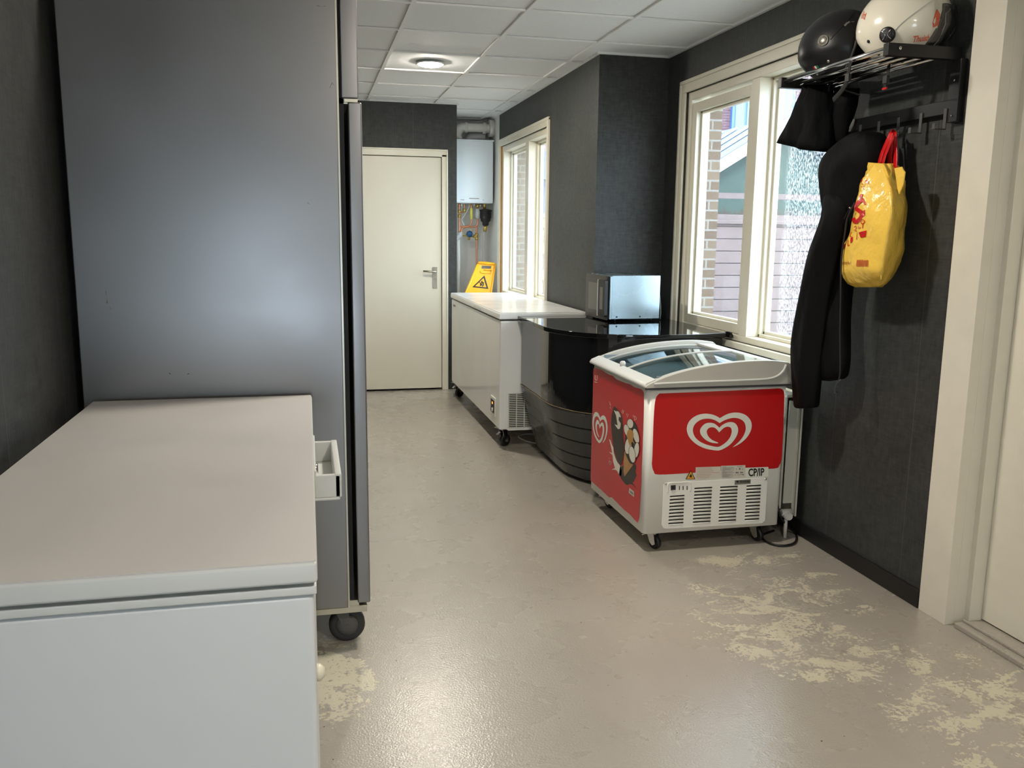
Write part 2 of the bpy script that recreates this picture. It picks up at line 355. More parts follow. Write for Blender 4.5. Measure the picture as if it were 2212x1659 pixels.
def rrect(x0, x1, y0, y1, r, n=5):
    out = []
    for cx, cy, a in ((x1-r, y1-r, 0), (x0+r, y1-r, PI/2), (x0+r, y0+r, PI), (x1-r, y0+r, 1.5*PI)):
        for i in range(n+1): out.append((cx+r*math.cos(a+i*PI/2/n), cy+r*math.sin(a+i*PI/2/n)))
    return out
def text_tris(txt, size=1., off=0.):
    cu = bpy.data.curves.new('t', 'FONT'); cu.body = txt; cu.size = size; cu.resolution_u = 3; cu.offset = off
    o = bpy.data.objects.new('t', cu); COL.objects.link(o)
    bpy.context.view_layer.update()
    me = bpy.data.meshes.new_from_object(o.evaluated_get(bpy.context.evaluated_depsgraph_get()))
    vs = [Vector(v.co) for v in me.vertices]; fs = [tuple(p.vertices) for p in me.polygons]
    bpy.data.objects.remove(o); bpy.data.meshes.remove(me); bpy.data.curves.remove(cu); return vs, fs
def text_on(mb, txt, fn, off=0.):
    """lettering fitted to a unit box and mapped by fn(u, v)"""
    vs, fs = text_tris(txt, 1., off); x0 = min(v.x for v in vs); x1 = max(v.x for v in vs); y0 = min(v.y for v in vs); y1 = max(v.y for v in vs)
    mb.add([fn((v.x-x0)/(x1-x0), (v.y-y0)/(y1-y0)) for v in vs], fs)

# ------------------------------------------------------------------ setting
XA, XB, YP, YD, YE, XL, ZC = 2.35, 1.87, 5.58, 8.05, 9.12, -.735, 2.608
YN = -2.3
f = MB(); f.box((-1.1, YN-.2, -.1), (2.9, 9.3, 0)); struct(f.obj('floor', 'floor'))
def wall_x(x0, x1, y0, y1, z0, z1, holes):
    """slab between x0..x1 with rectangular holes (ya,yb,za,zb)"""
    mb = MB(); ys = y0
    for (a, b, c, d) in sorted(holes):
        mb.box((x0, ys, z0), (x1, a, z1)); mb.box((x0, a, z0), (x1, b, c)) if c > z0 else None; mb.box((x0, a, d), (x1, b, z1)); ys = b
    mb.box((x0, ys, z0), (x1, y1, z1)); return mb
WA = (3.64, 5.275, .875, 2.345)       # large window opening
WBo = (6.80, 8.50, .875, 2.30)         # far window opening
DR = (1.70, 2.66, 0., 2.32)            # right door opening
wall_x(XA, XA+.13, YN, YP+.13, 0, ZC+.1, [WA, DR]).obj('wall_right', 'wall')
struct(bpy.data.objects['wall_right'], 'charcoal wallpapered right wall holding the large window')
struct(wall_x(XA+.13, XA+.25, YN, YP+.25, 0, 3.0, [WA, DR]).obj('wall_outer', 'brickA'), 'outer brick leaf of the right wall')
m = MB(); m.box((XB, YP, 0), (XA, YP+.13, ZC+.1)); struct(m.obj('wall_pier', 'wall'), 'charcoal wallpapered face of the pier')
struct(wall_x(XB, XB+.13, YP+.13, 8.60, 0, ZC+.1, [WBo]).obj('wall_inner', 'wall'), 'charcoal wallpapered wall with far window')
m = MB(); m.box((XB, 8.60, 0), (XB+.13, YE, ZC+.1)); struct(m.obj('wall_alcove', 'plaster'), 'pale side wall of the boiler alcove')
struct(wall_x(XB+.13, XB+.25, YP+.25, YE+.1, 0, 3.0, [WBo]).obj('wall_outer', 'brickA'), 'outer brick leaf beside the far window')
m = MB(); m.box((XL-.12, YN, 0), (XL, YD+.1, ZC+.1)); struct(m.obj('wall_left', 'wall'), 'charcoal wallpapered left wall')
# partition with the far door
DX0, DX1, DZ = .23, 1.235, 2.165
m = MB(); m.box((XL, YD, 0), (DX0, YD+.1, ZC+.1)); m.box((DX0, YD, DZ), (DX1, YD+.1, ZC+.1)); m.box((DX1, YD, 0), (1.355, YD+.1, ZC+.1))
struct(m.obj('wall_partition', 'wall'), 'charcoal wallpapered partition around the far door')
m = MB(); m.box((1.255, YD+.1, 0), (1.355, YE, ZC+.1)); m.box((1.255, YE, 0), (XB+.13, YE+.1, ZC+.1)); struct(m.obj('wall_back', 'plaster'), 'pale plaster walls behind the boiler')
m = MB(); m.box((1.36, 8.42, 0), (XB-.005, YE-.005, .58)); struct(m.obj('trim_ledge', 'plaster', bevel=.006), 'boxed pipe ledge in the alcove')
m = MB(); m.box((XL, YD+.35, 0), (1.255, YD+.45, ZC+.1)); m.box((XL, YD+.1, ZC), (1.255, YD+.35, ZC+.1)); m.box((XL-.12, YD+.1, 0), (XL, YD+.45, ZC+.1)); struct(m.obj('light_blocker_far', 'plaster'), 'unseen slabs added behind the far door to keep sky light out')  # added out of view, stops sky light leaking round the far door
m = MB(); m.box((XA+.26, 1.6, 0), (XA+.36, 2.9, 2.6)); struct(m.obj('light_blocker_right', 'plaster'), 'unseen slab added behind the recessed right door to keep sky light out')  # added slab, unseen, blocks outdoor light at the right door
# wall behind the camera, its window added and placed to tint the fridge blue
BW = (-.68, .25, .2, 1.5)
m = MB(); m.box((XL-.12, YN-.15, 0), (BW[0], YN, ZC+.1)); m.box((BW[1], YN-.15, 0), (XA+.25, YN, ZC+.1)); m.box((BW[0], YN-.15, 0), (BW[1], YN, BW[2])); m.box((BW[0], YN-.15, BW[3]), (BW[1], YN, ZC+.1))
struct(m.obj('wall_near', 'plaster'), 'wall behind the viewpoint')
m = MB(); m.box((BW[0], YN-.12, BW[2]), (BW[0]+.05, YN-.06, BW[3])); m.box((BW[1]-.05, YN-.12, BW[2]), (BW[1], YN-.06, BW[3])); m.box((BW[0], YN-.12, BW[2]), (BW[1], YN-.06, BW[2]+.05)); m.box((BW[0], YN-.12, BW[3]-.05), (BW[1], YN-.06, BW[3]))
w3 = struct(m.obj('added_window', 'cream'), 'unseen window added behind the viewpoint for bluish daylight')
m = MB(); m.box((BW[0]+.05, YN-.094, BW[2]+.05), (BW[1]-.05, YN-.09, BW[3]-.05)); m.obj('pane', 'glassL', w3)
# ceiling
m = MB(); m.box((XL-.1, YN-.1, ZC+.012), (XA+.2, YE, ZC+.12)); struct(m.obj('ceiling', 'tile'), 'grey white suspended ceiling tiles')
m = MB(); GX = [-.65, -.05, .56, 1.165, 1.765-.003]; hb = .012
GX = [-.64, -.04, .56, 1.16, 1.758]
GX2 = GX+[2.30]
for x in GX: m.box((x-hb, YN, ZC), (x+hb, YD if x < 1.3 else (YE), ZC+.011))
k = 4.66
ys = []
while k > YN: k -= .62
k += .62
while k < YE: ys.append(k); k += .62
for y in ys:
    x1 = XA if y < YP else XB
    x0 = XL if y < YD else 1.355
    m.box((x0, y-hb, ZC+.0005), (x1, y+hb, ZC+.0105))
struct(m.obj('trim_1', 'tbar'), 'white metal ceiling grid')
m = MB(); e = .02
m.box((XA-e, YN, ZC-.001), (XA, YP, ZC+.012)); m.box((XB-e, YP-e, ZC-.001), (XA-e, YP, ZC+.012)); m.box((XB-e, YP, ZC-.001), (XB, YE, ZC+.012)); m.box((XL, YD-e, ZC-.001), (1.355, YD, ZC+.012)); m.box((XL, YN, ZC-.001), (XL+e, YD-e, ZC+.012)); m.box((1.355, YD, ZC-.001), (1.355+e, YE, ZC+.012))
struct(m.obj('trim_2', 'tbar'), 'white metal edge strip of the ceiling')
# baseboards
m = MB(); m.box((XA-.014, 2.81, 0), (XA, YP, .075)); m.box((XB, YP-.014, 0), (XA-.014, YP, .075)); struct(m.obj('baseboard_right', 'base', bevel=.004), 'black baseboard of the right wall')
m = MB(); m.box((XB-.014, YP-.014, 0), (XB, 8.55, .075)); struct(m.obj('baseboard_inner', 'base', bevel=.004), 'black baseboard under far window')
m = MB(); m.box((XL, YN, 0), (XL+.014, YD, .075)); struct(m.obj('baseboard_left', 'base', bevel=.004), 'black baseboard of the left wall')

# ---- windows in the right-hand walls
def win(name, X, o, casing_w, my, sash_far, gl_far, gl_near, label, timber=False):
    y0, y1, z0, z1 = o; yo0, yo1 = y0-casing_w, y1+casing_w; zo1 = z1+casing_w
    m = MB()   # lining + casing + fixed frame
    t = .014
    m.box((X-t, yo0, z1), (X+.0, yo1, zo1)); m.box((X-t, yo0, z0-.05), (X, y0, z1)); m.box((X-t, y1, z0-.05), (X, yo1, z1)); m.box((X-.03, yo0-.01, z0-.035), (X, yo1+.01, z0))
    m.box((X-t-.008, yo0, zo1-.018), (X, yo1, zo1+.004)); m.box((X-t-.008, y1+casing_w-.018, z0), (X, yo1+.003, zo1-.018)); m.box((X-t-.008, yo0-.003, z0), (X, yo0+.018, zo1-.018))
    f0, f1 = X+.012, X+.14; fw = .05
    m.box((f0, y0, z0), (f1, y0+fw, z1)); m.box((f0, y1-fw, z0), (f1, y1, z1)); m.box((f0, y0+fw, z1-fw), (f1, y1-fw, z1)); m.box((f0, y0+fw, z0), (f1, y1-fw, z0+.035))
    m.box((f0, my[0], z0+.035), (f1, my[1], z1-fw))
    # stepped glazing beads of the near (fixed) light
    a0, a1, c0, c1 = y0+fw, my[0], z0+.035, z1-fw
    for d, xx in ((.018, X+.085), (.034, X+.108)):
        m.box((xx, a0, c0), (f1, a0+d, c1)); m.box((xx, a1-d, c0), (f1, a1, c1)); m.box((xx, a0, c0), (f1, a1, c0+d)); m.box((xx, a0, c1-d), (f1, a1, c1))
    w = struct(m.obj(name, 'cream', bevel=.003), label)
    m = MB(); m.box((X+.124, a0+.02, c0+.02), (X+.128, a1-.02, c1-.02)); m.obj('pane', gl_near, w)
    a0, a1 = my[1], y1-fw
    if sash_far:
        m = MB(); g = .006; sw = .055; sx0, sx1 = X+.02, X+.085
        s0, s1, u0, u1 = a0+g, a1-g, c0+g, c1-.02
        m.box((sx0, s0, u0), (sx1, s0+.03, u1)); m.box((sx0, s1-sw, u0), (sx1, s1, u1)); m.box((sx0, s0+.03, u1-sw), (sx1, s1-sw, u1)); m.box((sx0, s0+.03, u0), (sx1, s1-sw, u0+sw))
        m.box((sx0+.03, s1-sw-.02, u0+sw), (sx1, s1-sw, u1-sw)); m.box((sx0+.03, s0+.03, u1-sw-.015), (sx1, s1-sw, u1-sw)); m.box((sx0+.03, s0+.03, u0+sw), (sx1, s1-sw, u0+sw+.015))
        s = m.obj('sash', 'cream', w, bevel=.003)
        m = MB(); m.box((X+.062, s0+.03, u0+sw), (X+.066, s1-sw, u1-sw)); m.obj('pane', gl_far, s)
    else:
        m = MB()
        for d, xx in ((.018, X+.085), (.034, X+.108)):
            m.box((xx, a0, c0), (f1, a0+d, c1)); m.box((xx, a1-d, c0), (f1, a1, c1)); m.box((xx, a0, c0), (f1, a1, c0+d)); m.box((xx, a0, c1-d), (f1, a1, c1))
        m.obj('glazing_bead', 'cream', w, bevel=.002)
        m = MB(); m.box((X+.124, a0+.02, c0+.02), (X+.128, a1-.02, c1-.02)); m.obj('pane', gl_far, w)
    if timber:
        m = MB(); m.box((X-.006, y1-.002, z0), (X+.012, y1+.028, z1)); m.obj('timber_strip', 'gold', w)
    m = MB(); m.box((X+.14, y0-.02, z0-.05), (X+.30, y1+.02, z0)); m.obj('outer_sill', 'ground', w)
    return w
w1 = win('window_1', XA, WA, .07, (4.375, 4.46), True, 'glassL', 'glassR', 'large cream framed window with one hinged sash')
w2 = win('window_2', XB, WBo, .06, (7.46, 7.56), False, 'glassL', 'glassB', 'far cream framed window above the white freezer', timber=True)
m = MB(); pz = WA[2]+.045
m.box((XA-.012, 4.52, pz-.03), (XA+.012, 4.62, pz-.012)); m.prism([(XA-.018, 4.62, pz-.028), (XA-.018, 4.50, pz-.012), (XA-.018, 4.50, pz+.004), (XA-.018, 4.54, pz+.004), (XA-.018, 4.62, pz-.014)], (.014, 0, 0)); m.box((XA-.016, 4.66, pz-.03), (XA+.006, 4.78, pz-.018))
m.obj('window_catch', 'blackp', w1, bevel=.002)

# ---- right hand door (recessed in the right wall)
m = MB(); y1 = DR[1]
m.box((XA-.012, y1-.003, 0), (XA+.03, y1+.145, ZC)); m.box((XA+.03, y1-.003, 0), (XA+.13, y1, 2.32)); m.box((XA+.13, y1-.003, 0), (XA+.25, y1, 2.32))
m.box((XA+.075, y1-.028, 0), (XA+.25, y1, 2.32)); m.box((XA-.012, 1.6, 2.32), (XA+.03, y1, 2.42)); m.box((XA-.012, 1.58, 0), (XA+.03, 1.70, 2.42))
struct(m.obj('trim_3', 'rdoor', bevel=.004), 'cream painted door casing at the right edge')
m = MB(); m.box((XA+.128, 1.70, .025), (XA+.168, y1-.030, 2.31)); d2 = struct(m.obj('door_2', 'rdoor', bevel=.002), 'recessed cream door at the right edge')
m = MB(); m.box((XA+.01, 1.70, 0), (XA+.25, y1-.028, .02)); m.box((XA+.045, 1.70, .02), (XA+.052, y1-.028, .032)); struct(m.obj('trim_4', 'floor', bevel=.004), 'raised threshold below the right door')

# ---- far door
m = MB(); y = YD; c = .055
m.box((DX0-.035, y-.015, 0), (DX0+.02, y+.09, DZ)); m.box((DX1-.02, y-.015, 0), (DX1+.035, y+.09, DZ)); m.box((DX0-.035, y-.015, DZ-.02), (DX1+.035, y+.09, DZ+.045))
m.box((DX0-.035, y-.022, DZ+.03), (DX1+.035, y-.015, DZ+.045)); m.box((DX1+.022, y-.022, 0), (DX1+.035, y-.015, DZ+.03))
struct(m.obj('trim_5', 'cream', bevel=.003), 'cream frame of the far door')
m = MB(); m.box((DX0+.025, y+.0, .018), (DX1-.025, y+.04, DZ-.026)); d1 = struct(m.obj('door_1', 'door', bevel=.002), 'plain cream flush door at the far end')
m = MB(); m.box((1.128, y-.006, .955), (1.172, y, 1.155)); h = m.obj('handle_plate', 'brushed', d1, bevel=.002)
m = MB(); m.tube([(1.150, y-.006, 1.112), (1.150, y-.045, 1.112), (1.140, y-.052, 1.112), (1.035, y-.052, 1.118)], .0095, 10); m.tube([(1.150, y-.01, 1.112), (1.150, y-.006, 1.112)], .016, 12); m.obj('lever', 'brushed', h)
m = MB(); m.tube([(1.150, y-.010, 1.04), (1.150, y-.005, 1.04)], .009, 10); m.obj('keyhole', 'chrome', h)

# ------------------------------------------------------------------ outside
m = MB(); m.box((2.62, -8, -.25), (16, 22, -.2)); m.box((2.13, YP+.26, -.25), (2.62, 22, -.2)); struct(m.obj('ground', 'ground'), 'paved yard outside the windows')
t = thing('garden_fence', 'weathered fence of wide horizontal boards outside the large window', 'fence', (5.5, 9.0, -.2))
m = MB(); z = -.18
while z < 1.58:
    m.box((3.3, 9.0+random.uniform(0, .008), z), (9.5, 9.025, z+.128)); z += .135
m.obj('boards', 'fence', t, bevel=.004)
for x in (3.32, 5.1, 6.9, 8.7):
    m = MB(); m.box((x, 9.026, -.2), (x+.07, 9.1, 1.66)); m.obj('post', 'fence', t)
m = MB(); m.box((3.3, 8.97, 1.60), (9.5, 9.06, 1.64)); m.obj('top_rail', 'fence', t, bevel=.004)
# planter with dry growth behind the fence
m = MB(); rnd = random.Random(3)
for i in range(2600):
    x = rnd.uniform(3.5, 9.3); y = rnd.uniform(9.25, 9.6); z0 = rnd.uniform(1.455, 1.56); L = rnd.uniform(.12, .26); a = rnd.uniform(-.6, .6)
    dx, dz = math.sin(a)*L, math.cos(a)*L; w = rnd.uniform(.006, .016)
    m.add([(x-w, y, z0), (x+w, y, z0), (x+dx+w*.3, y+.03, z0+dz), (x+dx-w*.3, y+.03, z0+dz)], [(0, 1, 2, 3)])
tag(m.obj('dry_grass', 'leaf'), 'dry brownish grasses growing just behind the board fence', 'grass', kind='stuff')
m = MB(); m.box((3.5, 9.24, -.2), (9.3, 9.62, 1.45)); tag(m.obj('planter_box', 'fence'), 'long raised wooden planter behind the board fence', 'planter')
t = thing('garden_beam', 'weathered horizontal beam on posts between the fence and the shed', 'beam', (6.5, 10.2, -.2))
m = MB(); m.box((4.2, 10.15, 1.93), (9.6, 10.22, 2.0)); m.obj('beam', 'fence', t)
for x in (4.2, 6.9, 9.5):
    m = MB(); m.box((x, 10.22, -.2), (x+.08, 10.3, 2.0)); m.obj('post', 'fence', t)
t = thing('garden_shed', 'green grey shed with slate blue pitched roof beyond the fence', 'shed', (6.2, 11.8, -.2))
def P(u, v, y): q = ony(u, v, y); return q
ys_, ye_ = 11.0, 14.0
ap = P(1692, 262, ys_); el = P(1490, 388, ys_); er = Vector((2*ap.x-el.x, ys_, el.z))
m = MB(); m.prism([(el.x+.15, ys_, -.2), (er.x-.15, ys_, -.2), (er.x-.15, ys_, er.z-.02), (ap.x, ys_, ap.z-.08), (el.x+.15, ys_, el.z-.02)], (0, ye_-ys_, 0)); m.obj('walls', 'shed', t)
m = MB(); d = Vector((0, ye_-ys_+.4, 0)); q = Vector((0, -.2, 0))
m.prism([el+q, ap+q, ap+q+Vector((0, 0, .07)), el+q+Vector((0, 0, .07))], d); m.prism([ap+q, er+q, er+q+Vector((0, 0, .07)), ap+q+Vector((0, 0, .07))], d); m.obj('roof', 'roof', t)
m = MB()
for a_, b_ in ((el, ap), (er, ap)):
    m.prism([a_+q*1.05+Vector((0, 0, -.10)), b_+q*1.05+Vector((0, 0, -.10)), b_+q*1.05+Vector((0, 0, .06)), a_+q*1.05+Vector((0, 0, .06))], (0, -.03, 0))
m.obj('barge_board', 'rim', t)
m = MB()
for i in range(6):
    s0 = el.lerp(ap, .25)+Vector((0, .2+i*.45, .085)); s1 = el.lerp(ap, .92)+Vector((0, .2+i*.45, .085)); m.prism([s0, s1, s1+Vector((0, .07, 0)), s0+Vector((0, .07, 0))], (0, 0, .02))
m.obj('roof_batten', 'rim', t)
t = thing('brick_building', 'tall brick building with blue framed windows behind the shed', 'building', (12, 20, -.2))
m = MB(); m.box((5.9, 20, -.2), (22, 23, 9.0)); m.obj('wall', 'brickB', t)
for i in range(13):
    for j in range(3):
        x = 6.22+i*.96; z = .3+j*2.6
        m = MB(); m.box((x, 19.9, z), (x+.69, 20, z+2.35)); fr = m.obj('window', 'bluef', t)
        m = MB(); m.box((x+.08, 19.88, z+.08), (x+.31, 19.9, z+2.27)); m.box((x+.38, 19.88, z+.08), (x+.61, 19.9, z+2.27)); m.obj('pane', 'winb', fr)
t = thing('garden_wall', 'pale block wall seen low through the far window', 'wall', (4, 14.5, -.2))
m = MB(); m.box((2.3, 14.5, -.2), (5.0, 14.7, 1.75)); m.obj('blocks', brick_mat('pale_blocks', (150, 132, 110), (140, 118, 94), (96, 84, 70), .28), t); m = MB(); m.box((2.25, 14.45, 1.75), (5.05, 14.75, 1.82)); m.obj('coping', 'ground', t)
m = MB(); m.box((2.3, 16.5, -.2), (5.2, 20, 2.5)); sh = thing('blue_outbuilding', 'low blue grey outbuilding beyond the pale garden wall', 'building', (4, 17, -.2)); m.obj('walls', 'roof', sh)
m = MB(); m.prism([(2.1, 16.3, 2.5), (5.4, 16.3, 2.5), (3.75, 16.3, 3.4)], (0, 3.9, 0)); m.obj('roof', 'roof', sh)

# ------------------------------------------------------------------ ceiling lights
def lamp(x, y, label, power):
    t = thing('ceiling_light', label, 'light', (x, y, ZC-.012), group='round recessed ceiling downlights')
    m = MB(); m.lathe([(.079, .004), (.079, -.006), (.090, -.008), (.098, -.004), (.098, .0)], (x, y, ZC), n=40); m.obj('trim_ring', 'tbar', t)
    m = MB(); m.lathe([(.080, -.003), (.083, -.009), (.072, -.015), (.04, -.018), (.0005, -.019)], (x, y, ZC), n=36); m.obj('diffuser', emis('lamp_diffuser', (1, .93, .81), power), t)
    return t
lamp(.86, 6.20, 'round glowing downlight in the ceiling nearest the far door', LAMP_W*.92)
lamp(.86, 3.10, 'round downlight in the ceiling above the walkway beside the fridge', LAMP_W*.95)
lamp(.86, .00, 'round downlight in the ceiling nearest the viewpoint', LAMP_W*1.15)

# ------------------------------------------------------------------ casters
def caster(parent, x, y, ztop, r=.04, w=.028, ang=0., wm='blackp', name='caster'):
    ca, sa = math.cos(ang), math.sin(ang)
    def L(a, b, z): return Vector((x+a*ca-b*sa, y+a*sa+b*ca, z))
    m = MB()
    m.prism([L(-.045, -.04, ztop-.006), L(.045, -.04, ztop-.006), L(.045, .04, ztop-.006), L(-.045, .04, ztop-.006)], (0, 0, .006))
    m.cyl(L(0, 0, ztop-.02), L(0, 0, ztop-.005), .02)
    off = .018
    for sgn in (-1, 1):
        b0 = sgn*(w/2+.004)
        m.prism([L(-.022, b0, ztop-.018), L(.022, b0, ztop-.018), L(off+.015, b0, r-.004), L(off, b0, r-.014), L(off-.015, b0, r-.004)], L(0, .003*sgn, 0)-L(0, 0, 0))
    m.cyl(L(off, -w/2-.009, r), L(off, w/2+.009, r), .006, 10)
    if r < .05: m.prism([L(-.03, -.012, ztop-.03), L(-.055, -.012, ztop-.045), L(-.055, .012, ztop-.045), L(-.03, .012, ztop-.03)], (0, 0, -.005))
    b = m.obj(name, 'chrome' if r < .05 else 'wheelg', parent)
    m = MB(); ax = L(0, 1, 0)-L(0, 0, 0); o = L(off, 0, r)-ax*(w/2)
    m.lathe([(.006, 0), (r*.55, .002), (r*.72, .0), (r*.86, .0), (r, .005), (r, w-.005), (r*.86, w), (r*.72, w), (r*.55, w-.002), (.006, w)], o, ax, 32)
    wh = m.obj('wheel', wm, b)
    if r > .05:
        m = MB(); m.lathe([(r*.60, -.001), (r*.60, -.003), (.018, -.005), (.001, -.005)], o, ax, 28); m.obj('hub', 'wheelg', b)
    return b

# ------------------------------------------------------------------ tall fridge
FY = 2.93
t = thing('tall_fridge', 'tall grey steel fridge standing on wheels against the left wall', 'fridge', (-.25, 3.28, 0))
m = MB(); m.box((-.703, FY, .155), (.108, FY+.72, 2.20)); m.obj('cabinet', 'steel', t, bevel=.004)
m = MB(); m.box((-.703, FY+.002, .135), (.172, FY+.72, .155)); m.box((.10, FY+.004, .148), (.172, FY+.02, .158)); m.obj('base_plate', 'brushed', t)
m = MB(); m.box((.108, FY+.02, .165), (.128, FY+.70, 2.2)); m.obj('door_gasket', 'gap', t)
m = MB(); m.box((.120, FY, 1.882), (.1745, FY+.715, 2.20)); m.obj('upper_door', 'steel', t, bevel=.004)
m = MB(); m.box((.140, FY, .168), (.184, FY+.715, 1.870)); m.obj('lower_door', 'steel', t, bevel=.005)
m = MB(); m.box((.112, FY+.02, 1.866), (.150, FY+.06, 1.884)); m.box((.13, FY+.01, 1.871), (.172, FY+.05, 1.881)); m.obj('hinge', 'brushed', t)
m = MB(); m.box((.112, FY+.012, .158), (.145, FY+.04, .176)); m.obj('lower_hinge', 'brushed', t)
m = MB(); m.box((.106, FY-.002, .16), (.112, FY+.02, 2.19)); m.obj('edge_trim', 'brushed', t)
for pts in ([(228, 628), (232, 645), (230, 655)], [(232, 648), (236, 660), (240, 668)], [(712, 190), (718, 178), (721, 184)], [(684, 12), (694, 14), (703, 13)], [(365, 806), (369, 808)], [(405, 808), (409, 807)], [(664, 438), (670, 441)]):
    q = [ony(u, v, FY) for u, v in pts]; m = MB(); m.tube([(p.x, FY-.0003, p.z) for p in q], .0009, 5); m.obj('scratch', 'brushed' if pts[0][1] not in (806, 808) else 'gap', t)
for cx, cy in ((.085, FY+.075), (-.62, FY+.075), (.085, FY+.64), (-.62, FY+.64)): caster(t, cx, cy, .137, r=.064, w=.032, ang=0, wm='rubber')

# ------------------------------------------------------------------ near chest freezer (left)
t = thing('chest_freezer', 'large white chest freezer in the left foreground with greyish lid', 'freezer', (-.33, 2.1, 0))
Zt = .93
m = MB(); m.box((-.655, 1.392, .06), (-.004, 2.87, .868)); m.obj('body', 'white', t, bevel=.01)
m = MB(); m.box((-.66, 1.387, .868), (.0, 2.876, .884)); m.obj('body_rim', 'rim', t, bevel=.003)
m = MB(); m.box((-.65, 1.40, .884), (-.01, 2.865, .892)); m.obj('lid_gasket', 'rim', t)
m = MB(); m.box((-.665, 1.378, .891), (.002, 2.885, Zt-.002)); ld_ = m.obj('lid', 'rim', t, bevel=.006)
m = MB(); m.prism([(x, y, Zt-.003) for x, y in rrect(-.662, -.0005, 1.381, 2.882, .006)], (0, 0, .003)); m.obj('lid_top', 'lidtop', ld_)
m = MB()
for y_ in (2.0, 2.335): m.box((.0, y_, .845), (.062, y_+.014, .9))
m.box((.048, 2.0, .845), (.064, 2.349, .902)); m.box((.0, 2.0, .838), (.06, 2.349, .846)); m.box((.0, 1.99, .85), (.006, 2.36, .915)); m.obj('lid_handle', 'rim', t, bevel=.003)
m = MB(); m.cyl((.0, 2.17, .872), (.012, 2.17, .872), .012); m.obj('lock', 'chrome', t)
m = MB(); m.lathe([(.016, 0), (.016, .008), (.009, .016), (.001, .017)], (-.006, 1.56, .64), (1, 0, 0)); m.obj('side_knob', 'cream', t)
for cx in (-.6, -.06):
    for cy in (1.46, 2.8): caster(t, cx, cy, .062, r=.024, w=.02)

# ------------------------------------------------------------------ far white chest freezer
t = thing('chest_freezer', 'glossy white chest freezer on black casters beside far door', 'freezer', (1.55, 6.7, 0))
FX0, FX1, FYa, FYb, FZ = 1.24, 1.855, 5.665, 7.70, .94
m = MB(); m.box((FX0+.008, FYa+.006, .135), (FX1-.004, FYb-.006, .885)); m.obj('body', 'white2', t, bevel=.012, seg=3)
m = MB(); m.box((FX0+.018, FYa+.014, .885), (FX1-.01, FYb-.014, .895)); m.obj('lid_gasket', 'rubber', t)
m = MB(); m.box((FX0, FYa, .894), (FX1, FYb, FZ-.002)); l_ = m.obj('lid', 'white2', t, bevel=.008)
m = MB(); m.prism([(x, y, FZ-.0025) for x, y in rrect(FX0+.004, FX1-.004, FYa+.004, FYb-.004, .01)], (0, 0, .0025)); m.obj('lid_top', 'wlid', l_)
for y_ in (6.55, 6.32):
    m = MB(); m.cyl((FX0-.003, y_, .915), (FX0+.002, y_, .915), .009 if y_ < 6.5 else .006, 12); m.obj('lid_lock', 'brushed', l_)
m = MB(); m.box((FX0+.004, 7.5, .83), (FX0+.008, 7.58, .845)); m.obj('badge', 'greyink', t)
# control plate and lamp switches
m = MB(); m.box((FX0-.0, 5.78, .205), (FX0+.008, 5.93, .335)); c_ = m.obj('control_plate', 'decal', t, bevel=.002)
m = MB(); m.box((FX0-.002, 5.80, .225), (FX0+.003, 5.91, .315)); m.obj('control_recess', 'rubber', c_)
m = MB(); m.cyl((FX0-.007, 5.85, .245), (FX0, 5.85, .245), .014, 14); m.obj('dial', 'decal', c_)
m = MB(); m.box((FX0-.004, 5.84, .285), (FX0, 5.86, .30)); m.obj('indicator', emis('amber_indicator', (1, .25, .03), 1.5), c_)
# ventilation grille on the near end
m = MB(); gx0, gx1, gz0, gz1 = 1.31, 1.60, .15, .385; y_ = FYa-.006
m.prism([(x, y_+.008, z) for x, z in rrect(gx0-.012, gx1+.012, gz0-.02, gz1+.012, .02)], (0, .003, 0)); g_ = m.obj('vent_panel', 'white2', t)
m = MB(); m.box((gx0, y_+.006, gz0), (gx1, y_+.010, gz1)); m.obj('vent_opening', 'gap', g_)
m = MB(); z = gz0
while z < gz1: m.box((gx0, y_, z), (gx1, y_+.006, z+.0045)); z += .0125
for xx in (gx0, gx0+.055, gx0+.11, gx0+.165): m.box((xx, y_-.001, gz0), (xx+.004, y_+.005, gz1))
m.obj('vent_slats', 'decal', g_)
for cx, cy in ((FX0+.055, FYa+.09), (FX1-.06, FYa+.09), (FX0+.055, FYb-.06), (FX1-.06, FYb-.06)): caster(t, cx, cy, .137, r=.042, w=.03, ang=.5, wm='blackp')

# ------------------------------------------------------------------ black curved counter
CP = catmull([(1.363, 5.645), (1.363, 5.3), (1.363, 4.97), (1.392, 4.82), (1.455, 4.68), (1.55, 4.575), (1.68, 4.50), (1.85, 4.455), (2.03, 4.452), (2.17, 4.47), (2.31, 4.505)], 6)
CP = [Vector((p[0], p[1], 0)) for p in [(q.x, q.y) for q in [Vector((a[0], a[1], 0)) for a in CP]]]
def offs(path, d):
    out = []
    for i, p in enumerate(path):
        t_ = path[min(i+1, len(path)-1)]-path[max(i-1, 0)]; t_.normalize(); nn = Vector((-t_.y, t_.x, 0))
        out.append(p+nn*d)
    return out
t = thing('bar_counter', 'black glossy curved bar counter with ribbed grey base', 'counter', (1.8, 5.0, 0))
m = MB(); top = CP+[Vector((2.318, 5.56, 0)), Vector((1.862, 5.56, 0)), Vector((1.862, 5.645, 0))]
m.prism([p+Vector((0, 0, .893)) for p in top], (0, 0, .027)); m.obj('countertop', 'top', t, bevel=.003)
def shell(d0, z0, d1, z1): return [[p+Vector((0, 0, z0)) for p in offs(CP, d0)], [p+Vector((0, 0, z1)) for p in offs(CP, d1)]]
m = MB(); a_ = offs(CP, .03); body = a_+[Vector((2.30, 5.54, 0)), Vector((1.40, 5.54, 0))]
body = a_+[Vector((2.31, 5.5, 0)), Vector((1.395, 5.5, 0))]
